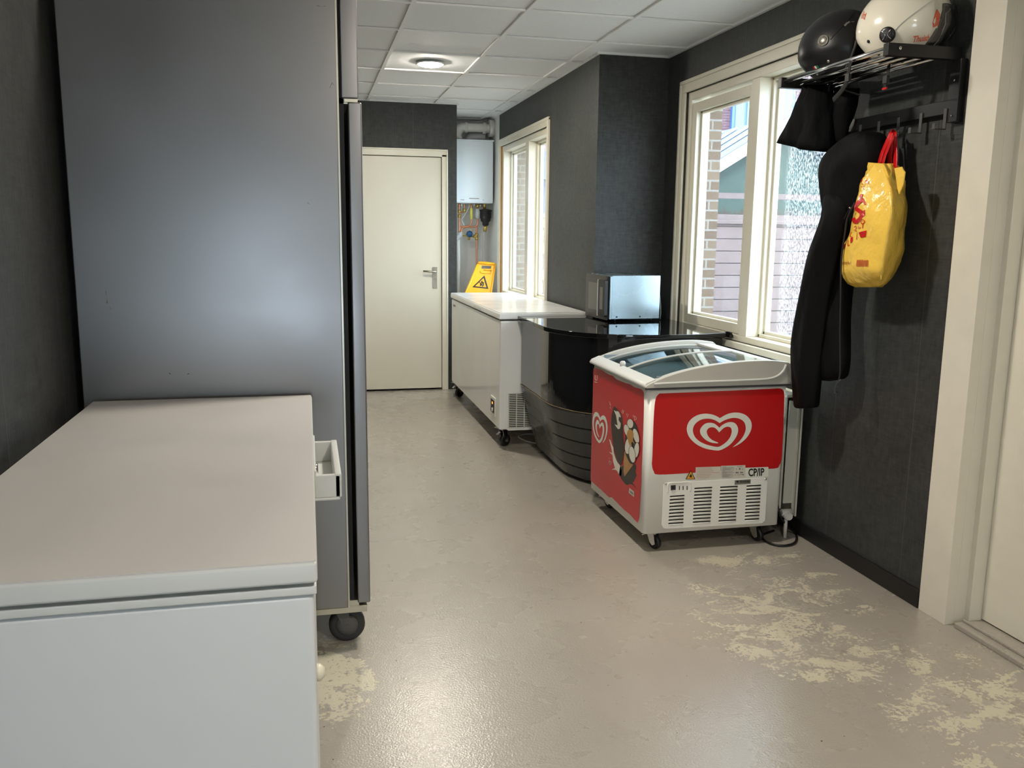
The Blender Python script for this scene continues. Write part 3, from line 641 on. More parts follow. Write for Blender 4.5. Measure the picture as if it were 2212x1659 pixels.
# hollow front skin with thickness
inner = offs(CP, .05)
m.prism([p+Vector((0, 0, .455)) for p in a_+inner[::-1]], (0, 0, .437)); m.obj('front_panel', 'lac', t)
for p_ in bpy.data.objects['front_panel'].data.polygons: p_.use_smooth = False
m = MB(); prof = [(.036, .455)]
prof = []
bands = [(.455, .365), (.365, .275), (.275, .185), (.185, .105), (.105, .03)]
dd = .034
for (za, zb) in bands:
    prof += [(dd+.030, za), (dd+.004, za-.010), (dd, za-.016), (dd+.014, zb+.004)]; dd += .024
prof.append((dd+.02, .03))
rings = [[p+Vector((0, 0, z)) for p in offs(CP, d)[1:]] for d, z in prof]
m.loft(rings, closed=False, caps=False, smooth=False); 
pl = m.obj('ribbed_base', 'louv', t); so_ = pl.modifiers.new('s', 'SOLIDIFY'); so_.thickness = .01; so_.offset = -1
m = MB(); r0 = [p+Vector((0, 0, .456)) for p in offs(CP, .026)]; m.tube([p for p in r0], .0024, 6); m.obj('worn_edge', 'worn', t)
m = MB()
for q in ((1.62, 5.3), (1.75, 4.75), (2.2, 4.7), (2.2, 5.4)): m.cyl((q[0], q[1], 0), (q[0], q[1], .06), .02, 12)
m.box((1.60, 4.75, .05), (2.28, 5.5, .07)); m.obj('foot', 'blackp', t)

# ------------------------------------------------------------------ microwave
t = thing('microwave_oven', 'steel microwave oven with dark glass door standing on bar counter', 'microwave', (1.85, 5.19, .92), local=True, rotz=math.radians(3))
m = MB(); m.box((.012, .0, .015), (.345, .36, .29)); b_ = m.obj('casing', 'mwst', t, bevel=.003)
m = MB(); m.box((-.004, -.004, .015), (.012, .352, .285)); m.obj('front_frame', 'mwst', t, bevel=.002)
m = MB(); m.box((-.016, .02, .008), (-.004, .385, .288)); d_ = m.obj('glass_door', 'mwd', t, bevel=.002)
m = MB(); m.box((-.0175, .15, .06), (-.016, .33, .235)); m.obj('door_window', 'mwin', d_)
m = MB(); m.prism([(-.034, y, z) for y, z in rrect(.003, .118, .03, .262, .012)], (.020, 0, 0)); h_ = m.obj('handle_panel', 'base', d_)
m = MB(); m.box((-.0355, .035, .075), (-.034, .085, .215)); m.obj('handle_grip', 'mwin', h_)
m = MB(); m.box((-.037, .119, .03), (-.02, .124, .262)); m.obj('handle_edge', 'decal', h_)
for x_, y_ in ((.05, .04), (.30, .04), (.05, .32), (.30, .32)):
    m = MB(); m.cyl((x_, y_, 0), (x_, y_, .016), .012, 12); m.obj('foot', 'blackp', t)
for x_ in (.05, .21):
    m = MB(); m.cyl((x_, -.002, .03), (x_, .002, .03), .0055, 10); m.obj('screw', 'blackp', t)
m = MB(); m.tube(catmull([(.345, .08, .23), (.362, .06, .2), (.372, .05, .12), (.378, .05, .05), (.380, .06, .006)], 5), .003, 8); m.obj('power_cord', 'greyink', t)

# ------------------------------------------------------------------ ice cream chest
IX0, IX1, IY0, IY1, IZ0 = 1.48, 2.175, 3.60, 4.385, .095
t = thing('ice_cream_freezer', 'red and white ice cream chest freezer with curved sliding glass lid', 'freezer', (1.83, 4.0, 0))
m = MB(); pf = [(x, y) for x, y in rrect(IX0, IX1, IY0, IY1, .022, 6)]
m.loft([[Vector((x, y, IZ0)) for x, y in pf], [Vector((x, y, .784)) for x, y in pf]], smooth=True)
body_i = m.obj('body', 'icew', t)
arc = catmull([(1.462, .792), (1.50, .812), (1.60, .846), (1.72, .872), (1.84, .888), (1.96, .896), (2.08, .896), (2.165, .886)], 5)
arc2 = [(p.x, p.y) for p in [Vector((a.x, a.y, 0)) for a in [Vector(q) if len(q) == 3 else Vector((q[0], q[1], 0)) for q in arc]]]
def sidecap(y0, th):
    m = MB(); pts = [(x, y0, z) for x, z in arc2]+[(2.182, y0, .872), (2.186, y0, .80), (2.180, y0, .782), (1.468, y0, .782), (1.460, y0, .786)]
    m.prism(pts, (0, th, 0)); return m
lidf = sidecap(IY0-.010, .035).obj('lid_frame', 'lid', t, bevel=.006)
o2 = sidecap(IY1-.02, .032).obj('lid_frame', 'lid', t, bevel=.006)
m = MB(); m.prism([(1.460, IY0+.0, .783), (1.458, IY0, .793), (1.468, IY0, .806), (1.512, IY0, .824), (1.518, IY0, .812), (1.50, IY0, .783)], (0, IY1-IY0, 0)); m.obj('front_rail', 'rim', t, bevel=.003)
m = MB(); m.prism([(2.06, IY0+.02, .885), (2.16, IY0+.02, .878), (2.186, IY0+.02, .85), (2.186, IY0+.02, .783), (2.15, IY0+.02, .783), (2.06, IY0+.02, .872)], (0, IY1-IY0-.04, 0)); m.obj('rear_rail', 'lid', t, bevel=.004)
# raised light ridge on the near lid cap
m = MB(); rp = catmull([(1.50, .803), (1.7, .806), (1.95, .808), (2.06, .811), (2.11, .823), (2.14, .848), (2.152, .876)], 5); m.tube([(p[0], IY0-.012, p[1]) for p in rp], .0055, 8); m.obj('lid_ridge', 'rim', lidf)
m = MB(); m.box((1.462, IY0-.012, .776), (2.184, IY0-.004, .784)); m.obj('lid_seam', 'rubber', lidf)
def pane(y0, y1, dz, name):
    pts = [p for p in arc2 if 1.515 < p[0] < 2.10]
    m = MB(); th = .004
    m.loft([[Vector((x, y0, z+dz)) for x, z in pts], [Vector((x, y1, z+dz)) for x, z in pts]], closed=False, caps=False)
    m.loft([[Vector((x, y0, z+dz-th)) for x, z in pts], [Vector((x, y1, z+dz-th)) for x, z in pts]], closed=False, caps=False)
    g = m.obj(name, 'lidglass', t)
    for yy in (y0, y1-.016):
      m = MB(); m.loft([[Vector((x, yy, z+dz-.006)) for x, z in pts], [Vector((x, yy, z+dz+.003)) for x, z in pts], [Vector((x, yy+.016, z+dz+.003)) for x, z in pts], [Vector((x, yy+.016, z+dz-.006)) for x, z in pts]], closed=False, caps=False)
      m.obj('pane_frame', 'lid', g)
    return g
ym_ = 3.985
pane(IY0+.03, ym_+.01, -.008, 'sliding_pane'); pane(ym_-.01, IY1-.025, -.022, 'sliding_pane')
m = MB(); m.lathe([(.014, 0), (.014, .02), (.009, .026), (.001, .027)], (1.512, ym_+.04, .818), (0, 0, 1), 12); m.obj('lid_knob', 'rim', t)
# cavity liner under the glass
m = MB(); m.box((1.53, IY0+.05, .70), (2.13, IY1-.05, .705)); m.obj('liner', 'liner2', t)
m = MB()
for i in range(9): m.box((1.55+.065*i, IY0+.05, .72), (1.556+.065*i, IY1-.05, .726))
m.obj('basket', 'decal', t)
m = MB(); m.box((1.522, IY0+.04, .70), (1.53, IY1-.04, .80)); m.box((2.13, IY0+.04, .70), (2.138, IY1-.04, .87)); m.box((1.53, IY0+.028, .70), (2.13, IY0+.036, .83)); m.box((1.53, IY1-.036, .70), (2.13, IY1-.028, .83)); m.obj('cavity_wall', 'liner2', t)
# near face artwork (plane y = IY0)
Yf = IY0-.0012
def N(u, v, dy=0.): p = ony(u, v, IY0); return Vector((p.x, Yf-dy, p.z))
def decal(pts, dy, name, mm, parent=None, k=0):
    pts = [N(u, v, dy) for u, v in pts]
    if k: pts = smoothpoly(pts, k)
    m = MB(); m.poly(pts); m.keep = True; return m.obj(name, mm, parent or t)
rr = [(1424, 850), (1416, 862), (1412, 900), (1409, 985), (1408, 1003), (1412, 1018), (1424, 1025), (1500, 1021), (1600, 1014), (1672, 1012), (1683, 1005), (1688, 990), (1691, 940), (1694, 860), (1692, 844), (1683, 839), (1640, 841), (1500, 847)]
panel = decal(rr, 0, 'red_end_sticker', 'red', k=4)
HT = [(1505,1190),(1700,1020),(1830,850),(1895,680),(1895,560),(1860,450),(1780,370),(1660,322),(1540,310),(1400,335),(1250,390),(1120,465),(1000,390),(870,345),(740,335),(600,355),(470,420),(370,520),(325,640),(335,770),(400,900),(520,1010),(680,1090),(880,1150),(1080,1175),(1230,1100),(1360,990),(1440,870),(1480,740),(1475,650),(1440,595),(1350,575),(1250,610),(1180,670),(1105,745),(1050,670),(980,610),(890,590),(800,615),(745,680),(740,760),(790,870),(900,970),(1080,1050),(1070,1070),(900,1055),(740,990),(610,880),(545,770),(540,660),(600,560),(700,480),(830,455),(960,480),(1050,545),(1110,605),(1200,525),(1320,460),(1450,435),(1560,460),(1640,540),(1675,660),(1650,800),(1570,950),(1430,1110),(1260,1220),(1090,1285),(880,1265),(680,1220),(480,1130),(320,1010),(200,860),(145,700),(150,560),(210,420),(330,300),(500,215),(690,185),(880,205),(1020,255),(1130,320),(1260,240),(1420,175),(1600,150),(1780,175),(1930,250),(2040,380),(2080,540),(2040,720),(1930,900),(1780,1040),(1640,1130)]
decal([(1473+x/13.825, 880+y/13.825) for x, y in HT], .0008, 'heart_emblem', 'decal', panel, k=4)
# vent panel
m = MB(); pts = [N(u, v) for u, v in [(1436, 1042), (1432, 1048), (1428, 1132), (1432, 1141), (1440, 1142), (1645, 1130), (1652, 1124), (1657, 1040), (1653, 1032), (1645, 1031)]]
m.prism(pts, (0, -.004, 0)); m.keep = False; vp = m.obj('vent_cover', 'icew', t, bevel=.002)
m = MB()
def slot(u0, v0, u1, v1, hgt=2.6):
    p0 = N(u0, v0, .0042); p1 = N(u1, v1, .0042); hh = Vector((0, 0, hgt/2*.0026)); pts = [p0-hh, p1-hh, p1+Vector((.003, 0, 0)), p1+hh, p0+hh, p0-Vector((.003, 0, 0))]
    m.poly(pts)
Sx, Sy = 340/2212., 210/1366.
cols = [((1400+305*Sx, 1400+500*Sx), (980+598*Sy, 980+583*Sy), (1400+283*Sx, 1400+483*Sx), (980+977*Sy, 980+963*Sy), 9),
        ((1400+648*Sx, 1400+888*Sx), (980+484*Sy, 980+470*Sy), (1400+625*Sx, 1400+864*Sx), (980+958*Sy, 980+943*Sy), 11),
        ((1400+1010*Sx, 1400+1248*Sx), (980+468*Sy, 980+455*Sy), (1400+985*Sx, 1400+1222*Sx), (980+940*Sy, 980+925*Sy), 11),
        ((1400+1380*Sx, 1400+1575*Sx), (980+452*Sy, 980+440*Sy), (1400+1353*Sx, 1400+1548*Sx), (980+921*Sy, 980+909*Sy), 11)]
for (ua, va, ub, vb, nn) in cols:
    for i in range(nn):
        f_ = i/(nn-1); slot(ua[0]+(ub[0]-ua[0])*f_, va[0]+(vb[0]-va[0])*f_, ua[1]+(ub[1]-ua[1])*f_, va[1]+(vb[1]-va[1])*f_)
m.keep = True; m.obj('vent_slots', 'ink', vp)
for (ua, va, ub, vb, nn) in cols:
    m = MB()
    for i in range(nn):
        f_ = i/(nn-1); a = N(ua[0]+(ub[0]-ua[0])*f_, va[0]+(vb[0]-va[0])*f_, .0042)+Vector((0, 0, -.0065)); b = N(ua[1]+(ub[1]-ua[1])*f_, va[1]+(vb[1]-va[1])*f_, .0042)+Vector((0, 0, -.0065)); m.tube([a, b], .0022, 6)
    m.obj('vent_louvres', 'icew', vp)
m = MB(); m.tube(catmull([N(1400+268*Sx, 980+545*Sy, .005), N(1400+272*Sx, 980+450*Sy, .005), N(1400+300*Sx, 980+405*Sy, .005), N(1400+440*Sx, 980+398*Sy, .005), N(1400+560*Sx, 980+395*Sy, .005), N(1400+590*Sx, 980+420*Sy, .005), N(1400+585*Sx, 980+525*Sy, .005)], 4), .003, 8); m.obj('control_bracket', 'icew', vp)
m = MB(); m.prism([N(1448, 1048, .0042), N(1458, 1047, .0042), N(1458, 1057, .0042), N(1448, 1058, .0042)], (0, -.003, 0))
m.obj('thermostat', 'rubber', vp)
m = MB(); m.cyl(N(1451.5, 1051.5, .007), N(1451.5, 1051.5, .011), .006, 12)
for u in (1466.5, 1474.5, 1483): m.prism([N(u-.9, 1049, .0042), N(u+.9, 1049, .0042), N(u+.9, 1057.5, .0042), N(u-.9, 1057.5, .0042)], (0, -.001, 0))
m.obj('indicator', 'ink', vp)
for u, v in ((1437, 1045), (1652, 1034.5)):
    m = MB(); m.lathe([(.006, 0), (.006, .003), (.001, .005)], N(u, v, .004), (0, -1, 0), 10); m.obj('screw', 'chrome', vp)
# stickers
Tx, Ty = 200/2212., 60/664.
def K(x, y): return (1470+x*Tx, 1000+y*Ty)
s1 = decal([K(360, 100), K(955, 82), K(960, 355), K(350, 395)], .0010, 'text_sticker', 'paper')
m = MB()
for i, (xa, xb, yy) in enumerate([(380, 740, 122), (380, 760, 160), (380, 790, 195), (380, 930, 235), (380, 730, 275), (380, 700, 312), (380, 680, 352)]):
    sl = -(xb-xa)*.02; m.poly([N(*K(xa, yy-5), .0016), N(*K(xb, yy-5+sl), .0016), N(*K(xb, yy+5+sl), .0016), N(*K(xa, yy+5), .0016)])
m.keep = True; m.obj('fine_print', 'pinkink', s1)
s2 = decal([K(962, 66), K(1545, 50), K(1545, 345), K(968, 355)], .0012, 'rating_label', 'paper')
m = MB()
for i in range(14):
    yy = 92+i*19; xb = [1090, 1260, 1280, 1180, 1270, 1060, 1240, 1285, 1100, 1250, 1200, 1260, 1150, 1240][i]
    m.poly([N(*K(985, yy-4), .0018), N(*K(xb, yy-8), .0018), N(*K(xb, yy-1), .0018), N(*K(985, yy+4), .0018)])
for (x, y, w, h) in ((1345, 82, 130, 9), (1320, 130, 18, 22), (1390, 115, 35, 45), (1465, 130, 16, 24), (1310, 210, 70, 35), (1415, 210, 70, 30), (1300, 275, 14, 18), (1350, 272, 10, 16), (1385, 270, 14, 30), (1425, 262, 24, 22), (1465, 262, 38, 28)):
    m.poly([N(*K(x, y), .0018), N(*K(x+w, y), .0018), N(*K(x+w, y+h), .0018), N(*K(x, y+h), .0018)])
m.keep = True; m.obj('fine_print', 'greyink', s2)
s3 = decal([K(1545, 112), K(2095, 92), K(2092, 330), K(1545, 345)], .0010, 'model_sticker', 'decal')
m = MB(); a, b, c, dd_ = N(*K(1615, 322), .0016), N(*K(1995, 305), .0016), N(*K(1615, 132), .0016), N(*K(1998, 116), .0016)
text_on(m, 'CP/IP', lambda u, v: a+(b-a)*u+(c-a)*v, off=.028); m.keep = True; m.obj('lettering', 'ink', s3)
s4 = decal([K(240, 165), K(350, 388), K(112, 392)], .0010, 'warning_triangle', 'ink')
decal([K(240, 200), K(325, 374), K(140, 378)], .0014, 'triangle_fill', 'ambr', s4)
decal([K(240, 248), K(268, 300), K(262, 332), K(240, 340), K(210, 330), K(205, 300), K(228, 285)], .0018, 'flame', 'ink', s4, k=3)
decal([K(190, 346), K(288, 342), K(288, 350), K(190, 354)], .0018, 'flame_line', 'red', s4)
s5 = decal([(1586, 1037), (1620.5, 1034.5), (1620, 1044), (1585.5, 1046.5)], .0048, 'barcode_label', 'greyink', vp)
m = MB(); u = 1597.
while u < 1618: w = random.choice((.5, .8, 1.2)); m.poly([N(u, 1037.2, .0052), N(u+w, 1037.1, .0052), N(u+w, 1041.6, .0052), N(u, 1041.8, .0052)]); u += w+random.choice((.5, .8))
m.poly([N(1589, 1038, .0052), N(1594, 1037.7, .0052), N(1594, 1041.5, .0052), N(1590, 1041.8, .0052)]); m.keep = True; m.obj('barcode', 'ink', s5)
# left face artwork (plane x = IX0)
def Lf(x, y, d=0.):
    p = onx(1275+x/4.608, 780+y/4.608, IX0); return Vector((IX0-.0012-d, p.y, p.z))
def decL(pts, d, name, mm, parent=None, k=0):
    q = [Lf(x, y, d) for x, y in pts]
    if k: q = smoothpoly(q, k)
    m = MB(); m.poly(q); m.keep = True; return m.obj(name, mm, parent or t)
side = decL([(42, 68), (60, 68), (120, 92), (180, 130), (230, 150), (260, 178), (330, 210), (400, 232), (440, 258), (500, 275), (525, 292), (537, 320), (535, 500), (522, 900), (510, 1200), (495, 1470), (488, 1560), (473, 1612), (440, 1575), (400, 1530), (340, 1480), (280, 1420), (235, 1375), (210, 1356), (185, 1352), (120, 1290), (40, 1220), (8, 1192), (6, 1160), (12, 900), (20, 600), (30, 250), (34, 90)], 0, 'red_side_sticker', 'red2', k=3)
h0, h1, h2, h3 = Lf(28, 560), Lf(178, 610), Lf(28, 740), Lf(178, 860)
def hm(x, y):
    u = (x-145)/1935.; v = (y-150)/1135.
    # heart drawn upright in the plane of the side panel
    yy = h0.y+(h1.y-h0.y)*u; z0 = Lf(100, 540).z+.012; z1 = Lf(100, 815).z-.004
    return Vector((IX0-.002, yy, z0+(z1-z0)*v))
m = MB(); m.poly(smoothpoly([hm(x, y) for x, y in HT], 3)); m.keep = True; m.obj('heart_emblem', 'decal', side)
decL([(300, 1050), (330, 1040), (345, 1100), (400, 1040), (452, 1020), (462, 1060), (452, 1100), (465, 1135), (440, 1190), (420, 1215), (435, 1225), (465, 1275), (440, 1245), (400, 1220), (370, 1235), (345, 1215), (320, 1180), (290, 1130)], .0006, 'chocolate_splash', 'choc', side, k=3)
decL([(190, 775), (205, 790), (218, 830), (232, 860), (240, 920), (270, 1000), (300, 1040), (318, 1100), (312, 1145), (290, 1130), (262, 1085), (215, 1080), (250, 1065), (232, 1000), (225, 935), (192, 905), (222, 915), (205, 830)], .0006, 'milk_splash', 'cream_p', side, k=3)
decL([(240, 445), (285, 492), (318, 545), (327, 620), (330, 720), (343, 850), (335, 950), (312, 1042), (275, 1000), (250, 920), (232, 830), (222, 740), (212, 640), (215, 560), (228, 490)], .0012, 'ice_lolly', 'choc', side, k=3)
decL([(240, 488), (262, 500), (285, 500), (305, 535), (312, 560), (290, 555), (288, 590), (310, 620), (303, 665), (285, 678), (262, 650), (248, 628), (278, 640), (270, 590), (262, 540)], .0018, 'cream_drip', 'cream_p', side, k=3)
decL([(345, 905), (360, 890), (430, 1035), (345, 1150), (336, 1100), (338, 980)], .0012, 'cone', 'waffle', side)
def ell(cx, cy, a, b, rot, n=14): return [(cx+a*math.cos(q)*math.cos(rot)-b*math.sin(q)*math.sin(rot), cy+a*math.cos(q)*math.sin(rot)+b*math.sin(q)*math.cos(rot)) for q in [2*PI*i/n for i in range(n)]]
decL([(360, 680), (375, 600), (440, 600), (480, 680), (492, 800), (488, 900), (462, 960), (430, 1020), (395, 1010), (355, 920), (350, 800)], .0014, 'sauce', 'choc', side, k=3)
for i, (cx, cy, a, b, r) in enumerate([(404, 622, 30, 46, -.1), (370, 690, 25, 60, -.25), (462, 745, 26, 75, -.25), (385, 845, 32, 80, .1), (468, 885, 24, 75, .1), (425, 930, 30, 82, -.15)]):
    m = MB(); m.poly([Lf(x, y, .0017+.0002*i) for x, y in ell(cx, cy, a+5, b+5, r)]); m.keep = True; m.obj('sauce_outline', 'choc', side)
    m = MB(); m.poly([Lf(x, y, .0018+.0002*i) for x, y in ell(cx, cy, a, b, r)]); m.keep = True; m.obj('cream_petal', 'cream_p', side)
decL([(385, 690), (415, 680), (440, 720), (435, 790), (455, 830), (425, 800), (405, 850), (388, 800), (370, 740)], .0032, 'caramel', 'caramel', side, k=3)
m = MB()
for (a, b, c, d, w) in ((195, 405, 208, 445, 3), (200, 455, 208, 472, 3), (325, 480, 318, 515, 3), (338, 490, 328, 525, 3), (370, 520, 364, 540, 3), (382, 530, 372, 560, 3), (430, 535, 436, 560, 3), (445, 545, 462, 560, 3), (462, 560, 462, 580, 3), (462, 580, 445, 588, 3), (445, 588, 445, 545, 3), (192, 990, 215, 1010, 3), (215, 1010, 205, 1032, 3), (205, 1032, 193, 1020, 3), (193, 1020, 192, 990, 3), (190, 965, 197, 975, 3)):
    v_ = Vector((c-a, d-b)); nn = Vector((-v_.y, v_.x)).normalized()*w/2; m.poly([Lf(a+nn.x, b+nn.y, .0008), Lf(c+nn.x, d+nn.y, .0008), Lf(c-nn.x, d-nn.y, .0008), Lf(a-nn.x, b-nn.y, .0008)])
m.keep = True; m.obj('white_sparks', 'cream_p', side)
decL([(393, 1260), (440, 1300), (441, 1355), (388, 1310)], .0008, 'side_label', 'paper', side)
decL([(400, 1285), (434, 1312), (434, 1335), (400, 1310)], .0012, 'side_barcode', 'greyink', side)
m = MB(); a, b, c = Lf(48, 190, .0008), Lf(74, 196, .0008), Lf(50, 138, .0008)
text_on(m, 'U', lambda u, v: a+(b-a)*u+(c-a)*v); m.poly([Lf(45, 203, .0008), Lf(74, 210, .0008), Lf(74, 216, .0008), Lf(45, 209, .0008)]); m.keep = True; m.obj('maker_mark', 'decal', side)
for cx, cy in ((IX0+.075, IY0+.07), (IX1-.09, IY0+.07), (IX0+.075, IY1-.08), (IX1-.09, IY1-.08)): caster(t, cx, cy, .097, r=.033, w=.024, ang=-1.1, wm='blackp')
m = MB(); m.box((IX1, IY0+.05, .785), (IX1+.018, IY0+.08, .81)); m.obj('lid_hinge', 'rubber', t)

# black cable loop behind the ice cream freezer
pts = [(2.20, 3.72, .30), (2.215, 3.66, .12)]+[tuple(onz(u, v, .008)) for u, v in ((1716, 1150), (1721, 1162), (1716, 1173), (1700, 1178), (1680, 1178), (1660, 1172), (1648, 1163), (1650, 1154), (1672, 1146))]
m = MB(); m.tube(catmull(pts, 6), .0055, 8); tag(m.obj('power_cable', 'cable_b'), 'black power cable looped on the floor behind the red freezer', 'cable')
pts = [tuple(onz(u, v, .006)) for u, v in ((1190, 962), (1165, 959), (1140, 954), (1124, 947), (1121, 942), (1135, 938), (1150, 937))]
m = MB(); m.tube(catmull(pts, 6), .005, 8); tag(m.obj('power_cable', 'cable_w'), 'pale cable looped on the floor below the counter end', 'cable')

# ------------------------------------------------------------------ radiator
t = thing('radiator', 'pale panel radiator below the large window behind red freezer', 'radiator', (2.28, 4.4, .12))
m = MB(); ra, rb = 3.69, 4.42
m.box((2.225, ra, .14), (2.237, rb, .70)); m.box((2.30, ra, .10), (2.312, rb, .72)); m.obj('panel', 'rad', t, bevel=.005)
m = MB(); m.box((2.240, ra-.008, .17), (2.300, ra, .685)); m.box((2.286, ra-.012, .10), (2.294, ra-.004, .72)); m.box((2.306, ra-.012, .10), (2.316, ra-.004, .72)); m.obj('end_cover', 'rad', t, bevel=.003)
m = MB(); m.box((2.225, ra-.008, .70), (2.312, rb, .712)); m.obj('top_grille', 'rad', t)
m = MB(); m.cyl((2.27, ra-.03, .68), (2.27, ra+.0, .68), .02, 16); m.cyl((2.262, ra-.045, .68), (2.262, ra-.03, .68), .012, 12); m.obj('vent_valve', 'chrome', t)
m = MB(); m.cyl((2.255, ra-.05, .115), (2.255, ra+.02, .115), .018, 16); m.cyl((2.255, ra-.02, .0), (2.255, ra-.02, .115), .009, 12); m.cyl((2.225, ra-.02, .13), (2.285, ra-.02, .13), .016, 12); m.obj('pipe_valve', 'pvc', t)
m = MB()
for y_ in (3.85, 4.25): m.box((2.312, y_, .2), (XA, y_+.03, .6))
m.obj('wall_bracket', 'rad', t)

# ------------------------------------------------------------------ boiler alcove
BY = 8.76
t = thing('boiler', 'white wall mounted gas boiler in the alcove beside far window', 'boiler', (1.64, BY+.18, 1.76))
m = MB(); m.box((1.42, BY, 1.765), (1.846, YE-.005, 2.375)); m.obj('casing', 'boil', t, bevel=.012, seg=3)
m = MB(); m.box((1.415, BY-.006, 2.37), (1.85, YE-.01, 2.385)); m.obj('top_plate', 'boil', t, bevel=.003)
m = MB(); m.prism([(x, BY-.004, z) for x, z in rrect(1.44, 1.80, 1.775, 1.825, .02)], (0, .006, 0)); c_ = m.obj('control_panel', 'boil', t, bevel=.002)
m = MB(); m.box((1.60, BY-.006, 1.807), (1.70, BY-.003, 1.814)); m.box((1.51, BY-.006, 1.793), (1.55, BY-.004, 1.798)); m.box((1.74, BY-.006, 1.795), (1.75, BY-.004, 1.80)); m.obj('display', 'greyink', c_)
m = MB(); m.tube([(1.50, BY+.12, 2.385), (1.50, BY+.12, 2.42)], .05, 20); m.tube(catmull([(1.50, BY+.12, 2.41), (1.502, BY+.12, 2.46), (1.54, BY+.12, 2.505), (1.60, BY+.12, 2.51), (1.84, BY+.12, 2.51)], 5), .045, 20)
m.tube([(1.575, BY+.12, 2.51), (1.60, BY+.12, 2.51)], .053, 20); m.tube([(1.755, BY+.12, 2.51), (1.79, BY+.12, 2.51)], .058, 20); m.tube([(1.82, BY+.12, 2.51), (XB, BY+.12, 2.51)], .085, 24)
m.obj('flue_pipe', 'pvc', t)
m = MB(); m.tube(catmull([(1.62, BY+.22, 2.385), (1.63, BY+.21, 2.41), (1.66, BY+.2, 2.43), (1.72, BY+.2, 2.435), (1.80, BY+.19, 2.44)], 5), .038, 18); m.obj('air_pipe', 'pvcg', t)
m = MB()
for x_, r_ in ((1.50, .014), (1.545, .012), (1.625, .012), (1.68, .014), (1.745, .018)): m.cyl((x_, BY+.14, 1.735), (x_, BY+.14, 1.77), r_, 12)
m.obj('connector', 'brushed', t)
def A(u, v, y=BY+.14): q = ony(u, v, y); return q
py = BY+.14
def pipe(name, px, r, mm, label, cat='pipe', grp=None):
    m = MB(); m.tube(catmull([A(u, v) for u, v in px], 5), r, 12); return tag(m.obj(name, mm), label, cat, grp)
Q = lambda x, y: (980+x/8.29, 440+y/8.295)
pipe('water_pipe', [Q(100, 0), Q(100, 120), Q(105, 300), Q(105, 520)], .009, 'copper', 'leftmost copper pipe running straight down below the boiler')
pipe('water_pipe', [Q(310, 0), Q(315, 200), Q(318, 330), Q(290, 385), Q(230, 405), Q(120, 410)], .008, 'copper', 'copper pipe with brass valve bending left below the boiler')
pipe('water_pipe', [Q(428, 60), Q(430, 300), Q(425, 370), Q(380, 410), Q(280, 418), Q(180, 425), Q(145, 460), Q(130, 520)], .009, 'copper', 'long copper pipe curving left above the blue valve')
pipe('water_pipe', [Q(408, 400), Q(410, 600), Q(412, 900), Q(410, 1230), Q(410, 1700)], .009, 'copper', 'straight copper drop pipe between blue valve and yellow sign')
pipe('water_pipe', [Q(195, 10), Q(190, 90), Q(185, 150), Q(110, 155)], .007, 'copper', 'short copper stub joining the leftmost pipe under boiler')
pipe('gas_pipe', [Q(540, 450), Q(540, 700), Q(541, 1100), Q(541, 1700)], .009, 'pvcg', 'grey vertical pipe below the black filter')
pipe('drain_pipe', [Q(85, 640), Q(90, 900), Q(92, 1300), Q(92, 1900)], .016, 'pvc', 'white vertical drain pipe against left alcove wall')
pipe('drain_fitting', [Q(40, 640), Q(90, 590), Q(120, 560), Q(118, 510)], .026, 'pvcg', 'grey plastic drain elbow under the copper pipes', 'pipe')
pipe('signal_wire', [Q(300, 0), Q(270, 80), Q(200, 200), Q(150, 290), Q(200, 400)], .003, 'pvc', 'thin white wire hanging below the boiler', 'wire')
pipe('signal_wire', [Q(180, 440), Q(150, 480), Q(190, 540), Q(250, 560), Q(320, 500), Q(325, 450), Q(290, 430)], .0025, 'brass', 'thin looped wire around the blue valve', 'wire')
t = thing('shutoff_valve', 'blue handled valve on horizontal pipe below the boiler', 'valve', tuple(A(*Q(275, 550))))
m = MB(); m.tube([A(*Q(150, 575)), A(*Q(410, 595))], .008, 10); m.tube([A(*Q(272, 560)), A(*Q(274, 650))], .013, 12); m.obj('body', 'brass', t)
m = MB(); q = A(*Q(275, 545)); m.lathe([(.002, -.02), (.03, -.014), (.036, 0), (.03, .014), (.002, .02)], q+Vector((0, -.03, 0)), (0, -1, 0), 8); m.obj('handle', 'blue', t)
m = MB()
for (x, y) in ((100, 140), (102, 220), (190, 120), (428, 40), (412, 560), (412, 620), (385, 585)):
    q = A(*Q(x, y)); m.tube([q+Vector((0, 0, -.018)), q+Vector((0, 0, .018))], .017, 8)
tag(m.obj('pipe_coupling', 'brass', None), 'brass couplings on the copper pipes below the boiler', 'coupling', kind='stuff')
m = MB(); q = A(*Q(316, 190)); m.tube([q+Vector((0, 0, .06)), q+Vector((0, 0, -.05))], .015, 10); m.tube([q+Vector((0, -.02, .0)), q+Vector((0, -.02, -.05))], .008, 8); tag(m.obj('gas_valve', mat('yellow_gas_valve', (214, 205, 90), .4)), 'yellow gas valve on the middle pipe below boiler', 'valve')
m = MB(); q = A(*Q(430, 180)); m.tube([q+Vector((0, 0, .05)), q+Vector((0, 0, -.05))], .026, 12); tag(m.obj('filter_valve', 'pvcg'), 'grey valve block left of black filter', 'valve')
t = thing('pipe_filter', 'black cylindrical pipe filter hanging right below the boiler', 'filter', tuple(A(*Q(560, 250))))
a, b = A(*Q(565, 100)), A(*Q(568, 400)); L_ = a.z-b.z
m = MB(); m.lathe([(.02, 0), (.032, .06*L_), (.034, .22*L_), (.050, .30*L_), (.053, .45*L_), (.058, .5*L_), (.058, .85*L_), (.066, .88*L_), (.066, .96*L_), (.03, L_)], (a.x, py-.02, b.z), (0, 0, 1), 24); m.obj('canister', 'blackp', t)
